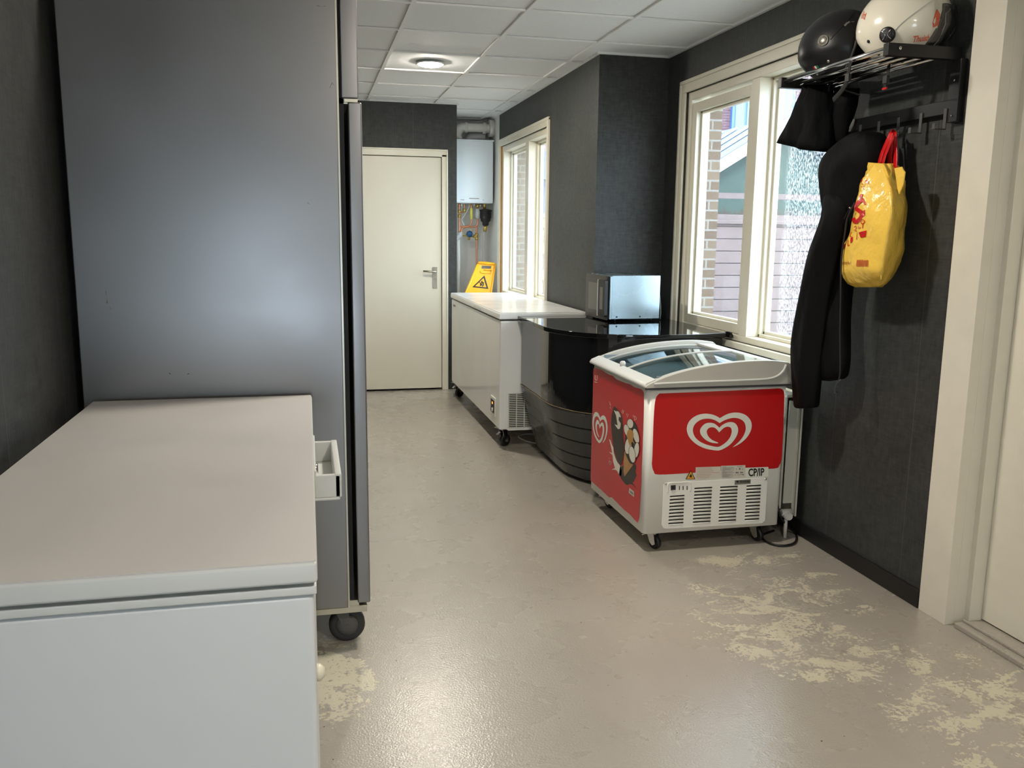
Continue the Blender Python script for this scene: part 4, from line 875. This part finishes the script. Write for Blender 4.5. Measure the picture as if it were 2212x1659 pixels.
m = MB(); m.tube([(a.x-.01, py-.02, a.z), (a.x-.01, py-.01, a.z+.1)], .016, 10); m.tube([(b.x, py-.02, b.z+.01), (b.x-.01, py-.02, b.z-.055)], .018, 10); m.obj('fitting', 'brass', t)

# yellow caution sign leaning in the alcove
t = thing('caution_sign', 'yellow slippery floor sign leaning in the alcove behind white freezer', 'sign', (1.6, 8.5, .58))
SY = 8.50
def S(x, y, d=0.): q = ony(*Q(x, y), SY); z = q.z; return Vector((q.x, SY+(z-.58)*.12-d, z))
bl = S(245, 1560); br_ = S(690, 1560); dl = (S(465, 1045)-bl); dr = (S(775, 1060)-br_)
bl2 = bl-dl*((bl.z-.585)/dl.z); br2 = br_-dr*((br_.z-.585)/dr.z)
m = MB()
outer = [bl2, br2, S(770, 1085), S(765, 1062), S(640, 1045), S(490, 1038), S(468, 1048), S(455, 1090)]
hole = [S(525, 1112), S(700, 1122), S(690, 1172), S(515, 1168)]
# plate as strips around the hand hole
m.prism([bl2, br2, S(742, 1200), S(410, 1195)], (0, .02, 0)); m.prism([S(410, 1195), S(515, 1168), S(525, 1112), S(455, 1090)], (0, .02, 0)); m.prism([S(690, 1172), S(742, 1200), S(770, 1085), S(700, 1122)], (0, .02, 0)); m.prism([S(455, 1090), S(770, 1085), S(765, 1062), S(640, 1045), S(490, 1038), S(468, 1048)], (0, .02, 0)); m.prism([S(410, 1195), S(742, 1200), S(690, 1172), S(515, 1168)], (0, .02, 0)); m.prism([S(455, 1090), S(525, 1112), S(700, 1122), S(770, 1085)], (0, .02, 0))
m.obj('panel', 'yell', t)
m = MB(); m.tube([S(490, 1215, .004), S(520, 1245, .004), S(680, 1250, .004), S(700, 1200, .004), S(560, 1190, .004)], .006, 8); m.tube([S(470, 1060, .004), S(760, 1085, .004)], .014, 8); m.tube([bl2, S(455, 1090)], .011, 8); m.tube([br2, S(770, 1085)], .010, 8); m.obj('moulded_rim', 'yell', t)
m = MB(); back = [bl2+Vector((0, .10, 0)), br2+Vector((0, .10, 0)), S(730, 1230)+Vector((0, .03, 0)), S(400, 1225)+Vector((0, .03, 0))]; m.prism(back, (0, .012, 0)); m.obj('back_panel', 'yell', t)
m = MB()
tri = [S(570, 1290, .003), S(635, 1530, .003), S(348, 1500, .003)]; cen = (tri[0]+tri[1]+tri[2])/3
inn = [cen+(p-cen)*.72 for p in tri]
for i in range(3): m.poly([tri[i], tri[(i+1) % 3], inn[(i+1) % 3], inn[i]])
def seg(a, b, w):
    a, b = S(*a, .004), S(*b, .004); d = (b-a).normalized(); nn = Vector((-d.z, 0, d.x))*w; m.poly([a+nn, b+nn, b-nn, a-nn])
m.poly([S(480+9*math.cos(q), 1415+9*math.sin(q), .004) for q in [2*PI*i/10 for i in range(10)]])
for a, b in (((490, 1425), (520, 1450)), ((520, 1400), (545, 1440)), ((505, 1410), (560, 1425)), ((520, 1450), (500, 1470)), ((545, 1440), (530, 1490)), ((500, 1440), (490, 1475)), ((540, 1440), (555, 1465)), ((520, 1388), (530, 1415))): seg(a, b, .005)
m.keep = True; m.obj('slip_symbol', 'ink', t)

# ------------------------------------------------------------------ coat rack
RZ = 2.125; RX0 = 2.05; RY0, RY1 = 2.86, 3.615
t = thing('coat_rack', 'black wall rack with metal rail shelf and row of hooks', 'coat rack', (2.2, 3.2, 1.9))
for y_ in (RY0, RY1-.03):
    m = MB(); m.box((RX0-.012, y_, RZ-.022), (XA-.002, y_+.03, RZ+.022)); m.obj('side_arm', 'black_m', t, bevel=.002)
    m = MB(); m.box((XA-.03, y_-.03 if y_ < 3 else y_, 1.882), (XA-.002, y_+.022 if y_ < 3 else y_+.05, RZ-.022)); m.obj('upright', 'black_m', t, bevel=.002)
for i, (x_, r_) in enumerate(((RX0+.006, .010), (RX0+.062, .008), (RX0+.118, .008), (RX0+.175, .008), (RX0+.235, .008))):
    m = MB(); m.cyl((x_, RY0+.03, RZ+(.006 if i == 0 else -.006)), (x_, RY1-.03, RZ+(.006 if i == 0 else -.006)), r_, 14); m.obj('rail', 'chrome', t)
m = MB(); m.box((XA-.03, RY0+.02, 1.915), (XA-.016, RY1-.03, 1.965)); m.obj('hook_bar', 'black_m', t, bevel=.002)
HY = [2.885, 3.018, 3.15, 3.275, 3.40, 3.52]
for y_ in HY:
    m = MB(); w = .0075
    m.box((XA-.034, y_-w, 1.858), (XA-.030, y_+w, 1.935)); m.box((XA-.075, y_-w, 1.858), (XA-.030, y_+w, 1.862)); m.box((XA-.079, y_-w, 1.858), (XA-.075, y_+w, 1.880)); m.obj('hook', 'hook', t, bevel=.001)
m = MB(); m.lathe([(.007, 0), (.006, .003), (.001, .0035)], (RX0+.035, RY0-.0015, RZ+.004), (0, -1, 0), 12); m.obj('screw', 'chrome', t)
for p_ in ((XA-.031, RY0-.005, 2.03), (XA-.031, RY0-.005, 1.905)):
    m = MB(); m.lathe([(.005, 0), (.004, .003), (.001, .0035)], p_, (-1, 0, 0), 12); m.obj('screw', 'chrome', t)

# ------------------------------------------------------------------ helmets (local frame: +x front, +z up, -y the visible side)
def helmet(label, loc, rot, tilt, mm, sc_=1., op=.95):
    t = thing('helmet', label, 'helmet', loc, local=True, rotz=rot, group=None); t.rotation_euler = (0, tilt, rot); t.scale = (sc_,)*3
    a, b, c = .158, .122, .145
    def pt(th, ph, k=1.):   # th azimuth from front, ph elevation
        x = math.cos(ph)*math.cos(th); y = math.cos(ph)*math.sin(th); z = math.sin(ph)
        bx = a*(1.0 if x < 0 else .98); zz = c*z if z > 0 else .135*z
        taper = 1 if z > -.2 else 1-.22*((-z-.2)/.8)
        return Vector((bx*x*taper, b*y*taper, zz))*k
    def low(th):            # lowest elevation of the shell at azimuth th: face opening in front
        q = abs(math.atan2(math.sin(th), math.cos(th)))
        if q < op: return .30
        if q < op+.25: return .30-(q-op)/.25*1.10
        return -.80-.06*math.sin((q-op-.25)*1.6)
    n, kk = 72, 18
    def shell(k0):
        rings = []
        for j in range(kk+1):
            r = []
            for i in range(n):
                th = 2*PI*i/n; lo = low(th); ph = lo+(PI/2-.001-lo)*(j/kk); r.append(pt(th, ph, k0))
            rings.append(r)
        return rings
    m = MB(); m.loft(shell(1.0), caps=False); s = m.obj('shell', mm, t); so = s.modifiers.new('s', 'SOLIDIFY'); so.thickness = .006; so.offset = -1
    m = MB(); m.loft(shell(.93), caps=False); s2 = m.obj('liner', 'liner', t); so = s2.modifiers.new('s', 'SOLIDIFY'); so.thickness = .022; so.offset = -1
    m = MB(); m.tube([pt(2*PI*i/n, low(2*PI*i/n), .995) for i in range(n)], .0055, 8, closed=True); m.obj('edge_trim', 'rubber', t)
    return t, pt, s
# white helmet
hc = Vector((2.195, 2.995, 2.235))
t, pt, shl = helmet('ivory white open face helmet with clear visor and black pivot', hc, math.radians(-46), math.radians(-2), 'helm_w', 1.08, .55)
def onh(th, ph, k): return pt(th, ph, k)
def disc(mb, th, ph, r, k0, h, n=28, prof=None):
    o = pt(th, ph, k0); nn = (pt(th, ph, 1.01)-pt(th, ph, 1.0)); nn = Vector((o.x/.158**2, o.y/.122**2, o.z/.145**2)).normalized()
    mb.lathe(prof or [(r, -.004), (r, h*.6), (r*.86, h), (.001, h)], o, nn, n); return o, nn
m = MB(); o_, n_ = disc(m, -1.80, -.30, .026, 1.0, .009); pv = m.obj('visor_pivot', 'blackp', t)
m = MB(); u_ = Vector((0, 0, 1)).cross(n_).normalized(); v_ = n_.cross(u_)
m.lathe([(.0185, .009), (.0185, .0105), (.001, .0105)], o_, n_, 24); m.obj('pivot_cap', 'rubber', pv)
m = MB()
for sg in (-1, 1): m.tube([o_+n_*.0115+u_*(sg*(.004+.011*abs(q)**1.5))+v_*(q*.015) for q in [-1, -.6, -.25, 0, .25, .6, 1]], .0016, 6)
m.obj('pivot_mark', 'chrome', pv)
m = MB()
for th, ph in ((-1.72, -.62), (-2.35, -.35), (-2.3, -.72)): disc(m, th, ph, .006, 1.0, .002, 12)
m.obj('rivet', 'blackp', t)
# visor: a clear outer skin from brow to chin
vr = []
for j in range(13):
    ph = -.80+j/12*1.30; r = []
    for i in range(31):
        th = -.86+1.72*i/30; w_ = 1.045+.03*max(0, math.cos(th)); r.append(pt(th, ph, w_))
    vr.append(r)
m = MB(); m.loft(vr, closed=False, caps=False); v_o = m.obj('visor', 'visor', t)
m = MB(); ar = []
for i in range(21):
    q = i/20; th = -1.62+.95*q; ph = -.22+.72*q**.8; ar.append(pt(th, ph, 1.008))
m.tube(ar, .0016, 6); m.obj('visor_seam', 'rim', t)
m = MB(); text_on(m, 'Thuisb', lambda u, v: pt(-1.22+.42*u, -.56+.15*v+.03*u, 1.009), off=.02); m.keep = True
m.obj('lettering', 'orange', t)
m = MB()
def patch(mb, P_, k=1.012): mb.poly([pt(th, ph, k) for th, ph in P_])
hp = [(-.86, -.14), (-.82, .06), (-.76, .18), (-.68, .06), (-.70, -.19), (-.82, -.24)]
patch(m, hp, 1.01); m.keep = True; m.obj('orange_emblem', 'orange', t)
m = MB(); text_on(m, 'gd', lambda u, v: pt(-2.62+.22*u, .30+.22*v-.18*u, 1.008)); m.keep = True; m.obj('side_lettering', 'orange', t)
m = MB(); cr = catmull([(-1.35, .62, 0), (-1.25, .58, 0), (-1.12, .56, 0), (-1.08, .54, 0), (-1.02, .60, 0), (-.85, .60, 0)], 4); m.tube([pt(q[0], q[1], 1.003) for q in cr], .0006, 4); m.obj('scratch', 'greyink', t)
# black helmet
hb = Vector((2.19, 3.40, 2.235))
t, pt, shl = helmet('matt black open face helmet with round grey button on shelf', hb, math.radians(-50), math.radians(-6), 'helm_b', 1.07, .85)
m = MB(); o_, n_ = disc(m, -1.72, .12, .021, 1.0, .005); pv = m.obj('button', 'brushed', t)
m = MB(); m.lathe([(.016, .005), (.015, .0065), (.001, .006)], o_, n_, 20); m.obj('button_face', mat('engraved_metal', (150, 146, 136), .4, metal=.8, var=.6, vscale=160), pv)
m = MB(); patch(m, [(-2.22, -.56), (-2.16, -.56), (-2.16, -.48), (-2.22, -.48)], 1.006); m.keep = True; m.obj('flag_red', 'red', t)
m = MB(); patch(m, [(-2.16, -.56), (-2.10, -.56), (-2.10, -.48), (-2.16, -.48)], 1.006); m.keep = True; m.obj('flag_white', 'decal', t)
m = MB(); patch(m, [(-2.10, -.56), (-2.02, -.56), (-2.02, -.48), (-2.10, -.48)], 1.006); m.keep = True; m.obj('flag_green', 'green', t)
m = MB()
for th, ph in ((-1.66, -.45), (-2.3, -.72)): disc(m, th, ph, .005, 1.0, .002, 12)
m.obj('rivet', 'brushed', t)
m = MB(); patch(m, [(-1.22, .42), (-1.14, .50), (-1.10, .50), (-1.06, .53), (-1.04, .48), (-1.12, .44), (-1.18, .38)], 1.006); patch(m, [(-1.0, .50), (-.92, .49), (-.95, .47), (-1.0, .48)], 1.006); m.keep = True; m.obj('paint_scratch', 'greyink', t)
m = MB(); m.tube([pt(-1.55+.75*q, .10+.75*q, 1.004) for q in [i/16 for i in range(17)]], .0016, 6); m.obj('peak_seam', 'helm_b', t)
# chin straps hanging through the shelf (belong to the helmets, drawn as their own straps)
def strap(pts, label, w=.009, buckle=None):
    m = MB(); m.tube(catmull(pts, 5), w, 8, flat=.22, up=(0, 1, 0)); o = m.obj('chin_strap', 'strap'); tag(o, label, 'strap')
    if buckle:
        m = MB(); p = Vector(buckle); m.box(p-Vector((.006, .012, .014)), p+Vector((.006, .012, .014))); b = m.obj('buckle', 'blackp', o)
    return o
P2 = lambda u, v, x=2.10: tuple(onx(u, v, x))
strap([P2(1838, 132, 2.035), P2(1832, 160, 2.035), P2(1829, 178, 2.04), P2(1815, 200, 2.05), P2(1800, 216, 2.06)], 'black helmet chin strap looped over the shelf front rail', .011, P2(1832, 168, 2.03))
strap([P2(1829, 180, 2.06), P2(1822, 192, 2.10), P2(1835, 198, 2.14), P2(1858, 206, 2.18)], 'short black strap end hanging behind the looped chin strap', .008)
o = strap([P2(1920, 140, 2.16), P2(1918, 158, 2.15), P2(1913, 172, 2.15), P2(1911, 190, 2.15)], 'black strap with red tab hanging below the white helmet', .009, P2(1914, 172, 2.15))
m = MB(); p = Vector(P2(1911, 191, 2.148)); m.box(p-Vector((.003, .012, .004)), p+Vector((.003, .012, .003))); m.obj('red_tab', 'red', o)

# ------------------------------------------------------------------ clothes on the rack
def ring(pl_, pr_, x0, dep, n=28, ph=0., amp=.008, seed=0, sq=1.):
    """cross-section between a left and right outline point, dep deep, with soft folds"""
    c = (pl_+pr_)/2; h = (pr_-pl_)/2; r = []
    for i in range(n):
        a = 2*PI*i/n; ca, sa = math.cos(a), math.sin(a)
        ca = math.copysign(abs(ca)**sq, ca); sa = math.copysign(abs(sa)**sq, sa)
        p = c+h*ca+Vector((dep*sa, 0, 0))
        f_ = amp*(math.sin(a*5+ph*1.3+seed)+.6*math.sin(a*9-ph*.7+seed*2)) + .022*pnoise(Vector((p.x*9+seed, p.y*9, p.z*6)))+.010*pnoise(Vector((p.x*20+seed, p.y*20, p.z*13)))
        p += Vector((f_*(1 if sa > 0 else -1)*abs(sa), f_*ca*.5, 0)); r.append(p)
    return r
C5 = lambda x, y: (1690+x/2.553, 250+y/2.553)
t = thing('jacket', 'long black jacket hanging from the rack hooks beside yellow bag', 'jacket', (2.2, 3.3, 1.4))
rows = [(84, 440, 500, .03), (100, 400, 530, .06), (140, 350, 548, .085), (200, 275, 550, .10), (270, 236, 545, .105), (330, 230, 520, .10), (400, 242, 500, .095), (480, 252, 480, .085), (560, 262, 460, .08), (650, 250, 420, .08), (740, 235, 390, .075), (850, 225, 370, .07), (1000, 215, 345, .065), (1200, 205, 352, .06), (1330, 200, 356, .06), (1420, 197, 350, .058), (1470, 197, 338, .055)]
m = MB(); rg = []
for i, (y, xa, xb, dp) in enumerate(rows):
    xx = 2.22; a = onx(*C5(xa, y), xx); b = onx(*C5(xb, y-(10 if y > 1400 else 0)), xx+.02); a.x = min(a.x, 2.33-dp); rg.append(ring(a, b, xx, dp, 40, y*.02, .006, 1))
m.loft(rg); bd = m.obj('body', 'cloth', t); bd.modifiers.new('ss', 'SUBSURF').levels = 1; bd.modifiers['ss'].render_levels = 1
srow = [(420, 245, 330, .05), (500, 250, 350, .055), (580, 240, 345, .06), (650, 212, 335, .06), (740, 170, 310, .058), (850, 150, 285, .056), (1000, 118, 250, .055), (1200, 65, 222, .052), (1300, 62, 210, .05), (1420, 66, 203, .048), (1540, 70, 195, .045), (1600, 74, 184, .042), (1618, 80, 178, .040)]
m = MB(); rg = []
for y, xa, xb, dp in srow: rg.append(ring(onx(*C5(xa, y), 2.17), onx(*C5(xb, y-4), 2.17), 2.17, dp, 32, y*.03, .005, 4))
m.loft(rg); s_ = m.obj('sleeve', 'cloth', t); s_.modifiers.new('ss', 'SUBSURF').levels = 1
m = MB(); m.tube(catmull([onx(*C5(x, y), 2.155-.01) for x, y in ((400, 480), (360, 560), (345, 650), (325, 800), (322, 1000), (318, 1200), (320, 1400), (310, 1465))], 4), .0035, 6); m.obj('zip', 'strap', t)
m = MB(); m.tube([onx(*C5(x, y), 2.145) for x, y in ((322, 1455), (300, 1478), (290, 1505), (293, 1530))], [.003, .003, .003, .006], 6); m.obj('zip_pull', 'hook', t)
m = MB(); m.lathe([(.004, 0), (.003, .004), (.0005, .005)], onx(*C5(374, 508), 2.13), (-1, 0, 0), 10); m.obj('snap_button', 'chrome', t)
m = MB(); m.tube(catmull([onx(*C5(x, y), 2.13) for x, y in ((374, 510), (355, 540), (340, 570))], 3), .0015, 6); m.obj('drawcord', 'strap', t)
# flared garment in front of the window, hanging from the rack's far end
t = thing('jacket', 'short flared black garment hanging from shelf in front of the window', 'jacket', (2.2, 3.5, 2.0))
C4 = lambda x, y: (1660+x/4.007, y/4.007)
m = MB(); rg = []
for y, xa, xb, dp, dy in ((735, 345, 520, .05, 0), (800, 325, 520, .06, 0), (900, 288, 520, .075, 8), (1000, 250, 519, .085, 20), (1100, 213, 518, .095, 40), (1180, 182, 517, .10, 62), (1226, 163, 516, .10, 92)):
    rg.append(ring(onx(*C4(xa, y), 2.15), onx(*C4(xb, y+dy), 2.20), 2.15, dp, 40, y*.01, .008, 9))
m.loft(rg); b_ = m.obj('body', 'cloth', t)
m = MB(); rg = []
for y, xa, xb, dp in ((760, 606, 760, .04), (900, 606, 720, .045), (1000, 604, 690, .045), (1100, 598, 665, .04), (1220, 594, 655, .035), (1232, 598, 645, .03)): rg.append(ring(onx(*C4(xa, y), 2.27), onx(*C4(xb, y), 2.27), 2.27, dp, 24, y*.01, .004, 2))
m.loft(rg); m.obj('front_flap', 'cloth', t)
m = MB(); m.tube([(2.2, 3.47, 2.115), (2.2, 3.47, 2.09), (2.2, 3.49, 2.06)], .004, 8); m.obj('hanging_loop', 'strap', t)

# ------------------------------------------------------------------ yellow carrier bag
C3 = lambda x, y: (1800+x/4.739, 280+y/4.74)
t = thing('carrier_bag', 'yellow plastic carrier bag with red handles hanging on a hook', 'bag', (2.2, 3.05, 1.5))
XBL, XBR = 2.12, 2.29
brow = [(345, 345, 500, 0, 640), (420, 335, 520, 0, 700), (500, 302, 545, 0, 722), (600, 268, 585, 0, 738), (700, 242, 600, 0, 750), (850, 215, 600, 0, 754), (950, 190, 590, 0, 752), (1050, 165, 565, 0, 746), (1150, 128, 548, 0, 736), (1250, 102, 530, 0, 716), (1350, 80, 512, 0, 690), (1450, 76, 500, 0, 655), (1520, 98, 492, 0, 605), (1580, 150, 480, 0, 552), (1612, 235, 460, 0, 505)]
def bagring(row, i):
    y, xl, xc, _, xr = row; s = (y-345)/1267.
    wid = math.sin(min(1, s*2.2)*PI/2); tail = 1-max(0, (s-.82)/.18)**2*.6
    dx = (.03+.055*wid)*tail; xm = 2.235
    A_ = onx(*C3(xl, y), xm-dx*.9); B_ = onx(*C3(xc, y), xm-dx); C_ = onx(*C3(xr, y), xm+dx*.9); D_ = Vector((xm+dx, A_.y, A_.z))
    if D_.x > 2.325: D_.x = 2.325
    cs = [A_, B_, C_, D_]; out = []; n = 12
    for k in range(4):
        a, b = cs[k], cs[(k+1) % 4]; c0 = cs[k-1]; d0 = cs[(k+2) % 4]
        for j in range(n):
            q = j/n; p = a.lerp(b, q)
            # bulge sides, keep edges crisp
            mid = (A_+B_+C_+D_)/4; bl_ = math.sin(q*PI)*.010*wid
            d_ = (p-mid); d_.z = 0; d_.normalize() if d_.length > 1e-6 else None
            nz_ = pnoise(Vector((p.x*14, p.y*14, p.z*11)))*.009+pnoise(Vector((p.x*35, p.y*35, p.z*26+4)))*.0035+(.010*math.sin(q*PI*4+i)*math.exp(-s*7))
            p = p+d_*(bl_+nz_); p.z = a.z*(1-q)+b.z*q+pnoise(Vector((p.y*12, i*.7, k)))*.004
            out.append(p)
    return out
bi = []
for i in range(len(brow)-1):
    for q in (0, .34, .67):
        a, b = brow[i], brow[i+1]; bi.append(tuple(a[k]+(b[k]-a[k])*q for k in range(5)))
bi.append(brow[-1])
m = MB(); RR = [bagring(r, i) for i, r in enumerate(bi)]
m.loft(RR, caps=False); 
m.f.append(tuple(range(len(m.v)-48, len(m.v)))); m.sm.append(True); m.mi.append(0)
bag = m.obj('bag_body', 'yellow_bag', t)
# raised top flaps either side of the handles
m = MB()
def flap(pts, x, dx): 
    q = [onx(*C3(a, b), x) for a, b in pts]; n_ = len(q); m.prism(q, (dx, 0, 0))
flap([(345, 335), (510, 348), (540, 400), (600, 575), (580, 585), (520, 545), (450, 440), (350, 430)], 2.195, .004)
flap([(625, 395), (700, 380), (712, 410), (732, 435), (715, 560), (672, 662), (655, 600), (640, 480)], 2.20, .004)
fo = m.obj('top_flap', 'yellow_bag', t)
m = MB(); m.tube(catmull([onx(*C3(x, y), 2.163) for x, y in ((618, 790), (600, 900), (575, 1050), (550, 1180), (525, 1290), (500, 1400), (488, 1540))], 4), .0022, 6); m.obj('side_crease', 'yellow_bag', t)
# handles
m = MB()
HK = onx(1925, 289, 2.275)
for pts, w in ((((590, 30), (545, 130), (495, 250), (470, 345)), .012), (((600, 30), (570, 150), (530, 260), (505, 350)), .010)):
    m.tube(catmull([onx(*C3(x, y), 2.24-.02*i/3) for i, (x, y) in enumerate(pts)], 4), w, 8, flat=.15, up=(0, 1, 0))
for pts, w in ((((610, 30), (590, 150), (575, 300), (580, 470)), .015), (((625, 35), (630, 150), (635, 300), (628, 470)), .013)):
    m.tube(catmull([onx(*C3(x, y), 2.27-.02*i/3) for i, (x, y) in enumerate(pts)], 4), w, 8, flat=.15, up=(0, 1, 0))
m.tube(catmull([onx(*C3(590, 40), 2.255), onx(*C3(596, 22), 2.27), onx(*C3(612, 20), 2.285), onx(*C3(624, 40), 2.29)], 3), .009, 8, flat=.4)
hd = m.obj('handle', 'redh', t)
# printing on the bag's front: mapped on its surface
def bagpt(u, v, off=.0025):
    """u,v in crop coordinates of the bag's printed face"""
    ys_ = [r[0] for r in bi]; k = max(0, min(len(bi)-2, sum(1 for q in ys_ if q <= v)-1)); f_ = (v-ys_[k])/(ys_[k+1]-ys_[k])
    xl = bi[k][1]+(bi[k+1][1]-bi[k][1])*f_; xc = bi[k][2]+(bi[k+1][2]-bi[k][2])*f_
    q = max(0., min(.999, (u-xl)/(xc-xl)))*12; j = int(q); fr = q-j
    def at(r): return RR[r][j].lerp(RR[r][j+1], fr)
    p = at(k).lerp(at(k+1), f_); 
    e1 = RR[k][j+1]-RR[k][j]; e2 = RR[k+1][j]-RR[k][j]; nn = e1.cross(e2).normalized()
    if nn.x > 0: nn = -nn
    return p+nn*off
def bagdec(mb, pts):
    pts = [Vector((x, y, 0)) for x, y in pts]; d = []
    for i, p in enumerate(pts):
        q = pts[(i+1) % len(pts)]; n_ = max(1, int((q-p).length/16)); d += [p.lerp(q, k/n_) for k in range(n_)]
    # fan triangles around centroid would break concave shapes: use ngon
    mb.poly([bagpt(p.x, p.y) for p in d])
def thick(mb, path, w):
    P_ = catmull([Vector((x, y, 0)) for x, y in path], 4)
    for i in range(len(P_)-1):
        a, b = P_[i], P_[i+1]; d = (b-a).normalized(); n_ = Vector((-d.y, d.x, 0))*w/2; mb.poly([bagpt(*(a+n_).xy), bagpt(*(b+n_).xy), bagpt(*(b-n_).xy), bagpt(*(a-n_).xy)])
m = MB()
thick(m, [(335, 715), (290, 735), (252, 775), (245, 800), (270, 825), (310, 850), (312, 890), (280, 935), (235, 945), (215, 905)], 42)
thick(m, [(335, 735), (350, 770)], 20)
bagdec(m, [(300, 490), (318, 488), (314, 530), (300, 545), (292, 520)]); bagdec(m, [(355, 515), (385, 530), (372, 560), (345, 545)])
for x, y in ((325, 585), (300, 590), (325, 608), (312, 560)): bagdec(m, [(x-5, y-5), (x+5, y-5), (x+5, y+6), (x-5, y+6)])
bagdec(m, [(285, 670), (310, 655), (330, 660), (310, 700), (280, 712)]); bagdec(m, [(330, 830), (352, 825), (354, 880), (330, 900)])
thick(m, [(332, 920), (315, 935), (320, 960), (340, 965), (352, 945), (345, 925), (332, 920)], 7); thick(m, [(334, 945), (338, 940)], 8); thick(m, [(336, 965), (334, 1010)], 6)
bagdec(m, [(292, 1048), (368, 1035), (366, 1058), (296, 1070)]); bagdec(m, [(300, 1074), (366, 1062), (358, 1098), (312, 1108)])
bagdec(m, [(190, 1105), (220, 1095), (222, 1150), (195, 1165)]); thick(m, [(268, 1050), (270, 1130)], 6)
thick(m, [(225, 1000), (250, 985), (255, 1010), (230, 1030), (265, 1035)], 6); thick(m, [(290, 985), (285, 1010), (315, 1000)], 6)
bagdec(m, [(120, 1180), (142, 1170), (140, 1215), (118, 1230)]); thick(m, [(160, 1130), (170, 1190), (185, 1180)], 6); thick(m, [(190, 1050), (170, 1085), (200, 1090)], 6)
m.keep = True; m.obj('red_print', 'redh', bag)
m = MB(); text_on(m, 'oolstyle.n', lambda u, v: bagpt(84+128*u, 1398-8*u-50*v)); m.keep = True; m.obj('lettering', mat('brown_red_print', (150, 70, 40), .4), bag)
m = MB(); x = 278
while x < 378: w = random.choice((4, 7, 10)); m.poly([bagpt(x, 1330), bagpt(x+w, 1332), bagpt(x+w-6, 1400), bagpt(x-6, 1398)]); x += w+random.choice((3, 4, 6))
m.keep = True; m.obj('barcode', mat('barcode_print', (196, 96, 50), .4), bag)
# thin dark strap behind the bag
m = MB(); m.tube(catmull([onx(*C3(x, y), 2.315) for x, y in ((650, 50), (660, 150), (665, 260), (672, 380))], 4), .006, 8, flat=.3, up=(0, 1, 0)); tag(m.obj('hanging_cord', 'strap'), 'thin black cord hanging behind the red handles', 'cord')
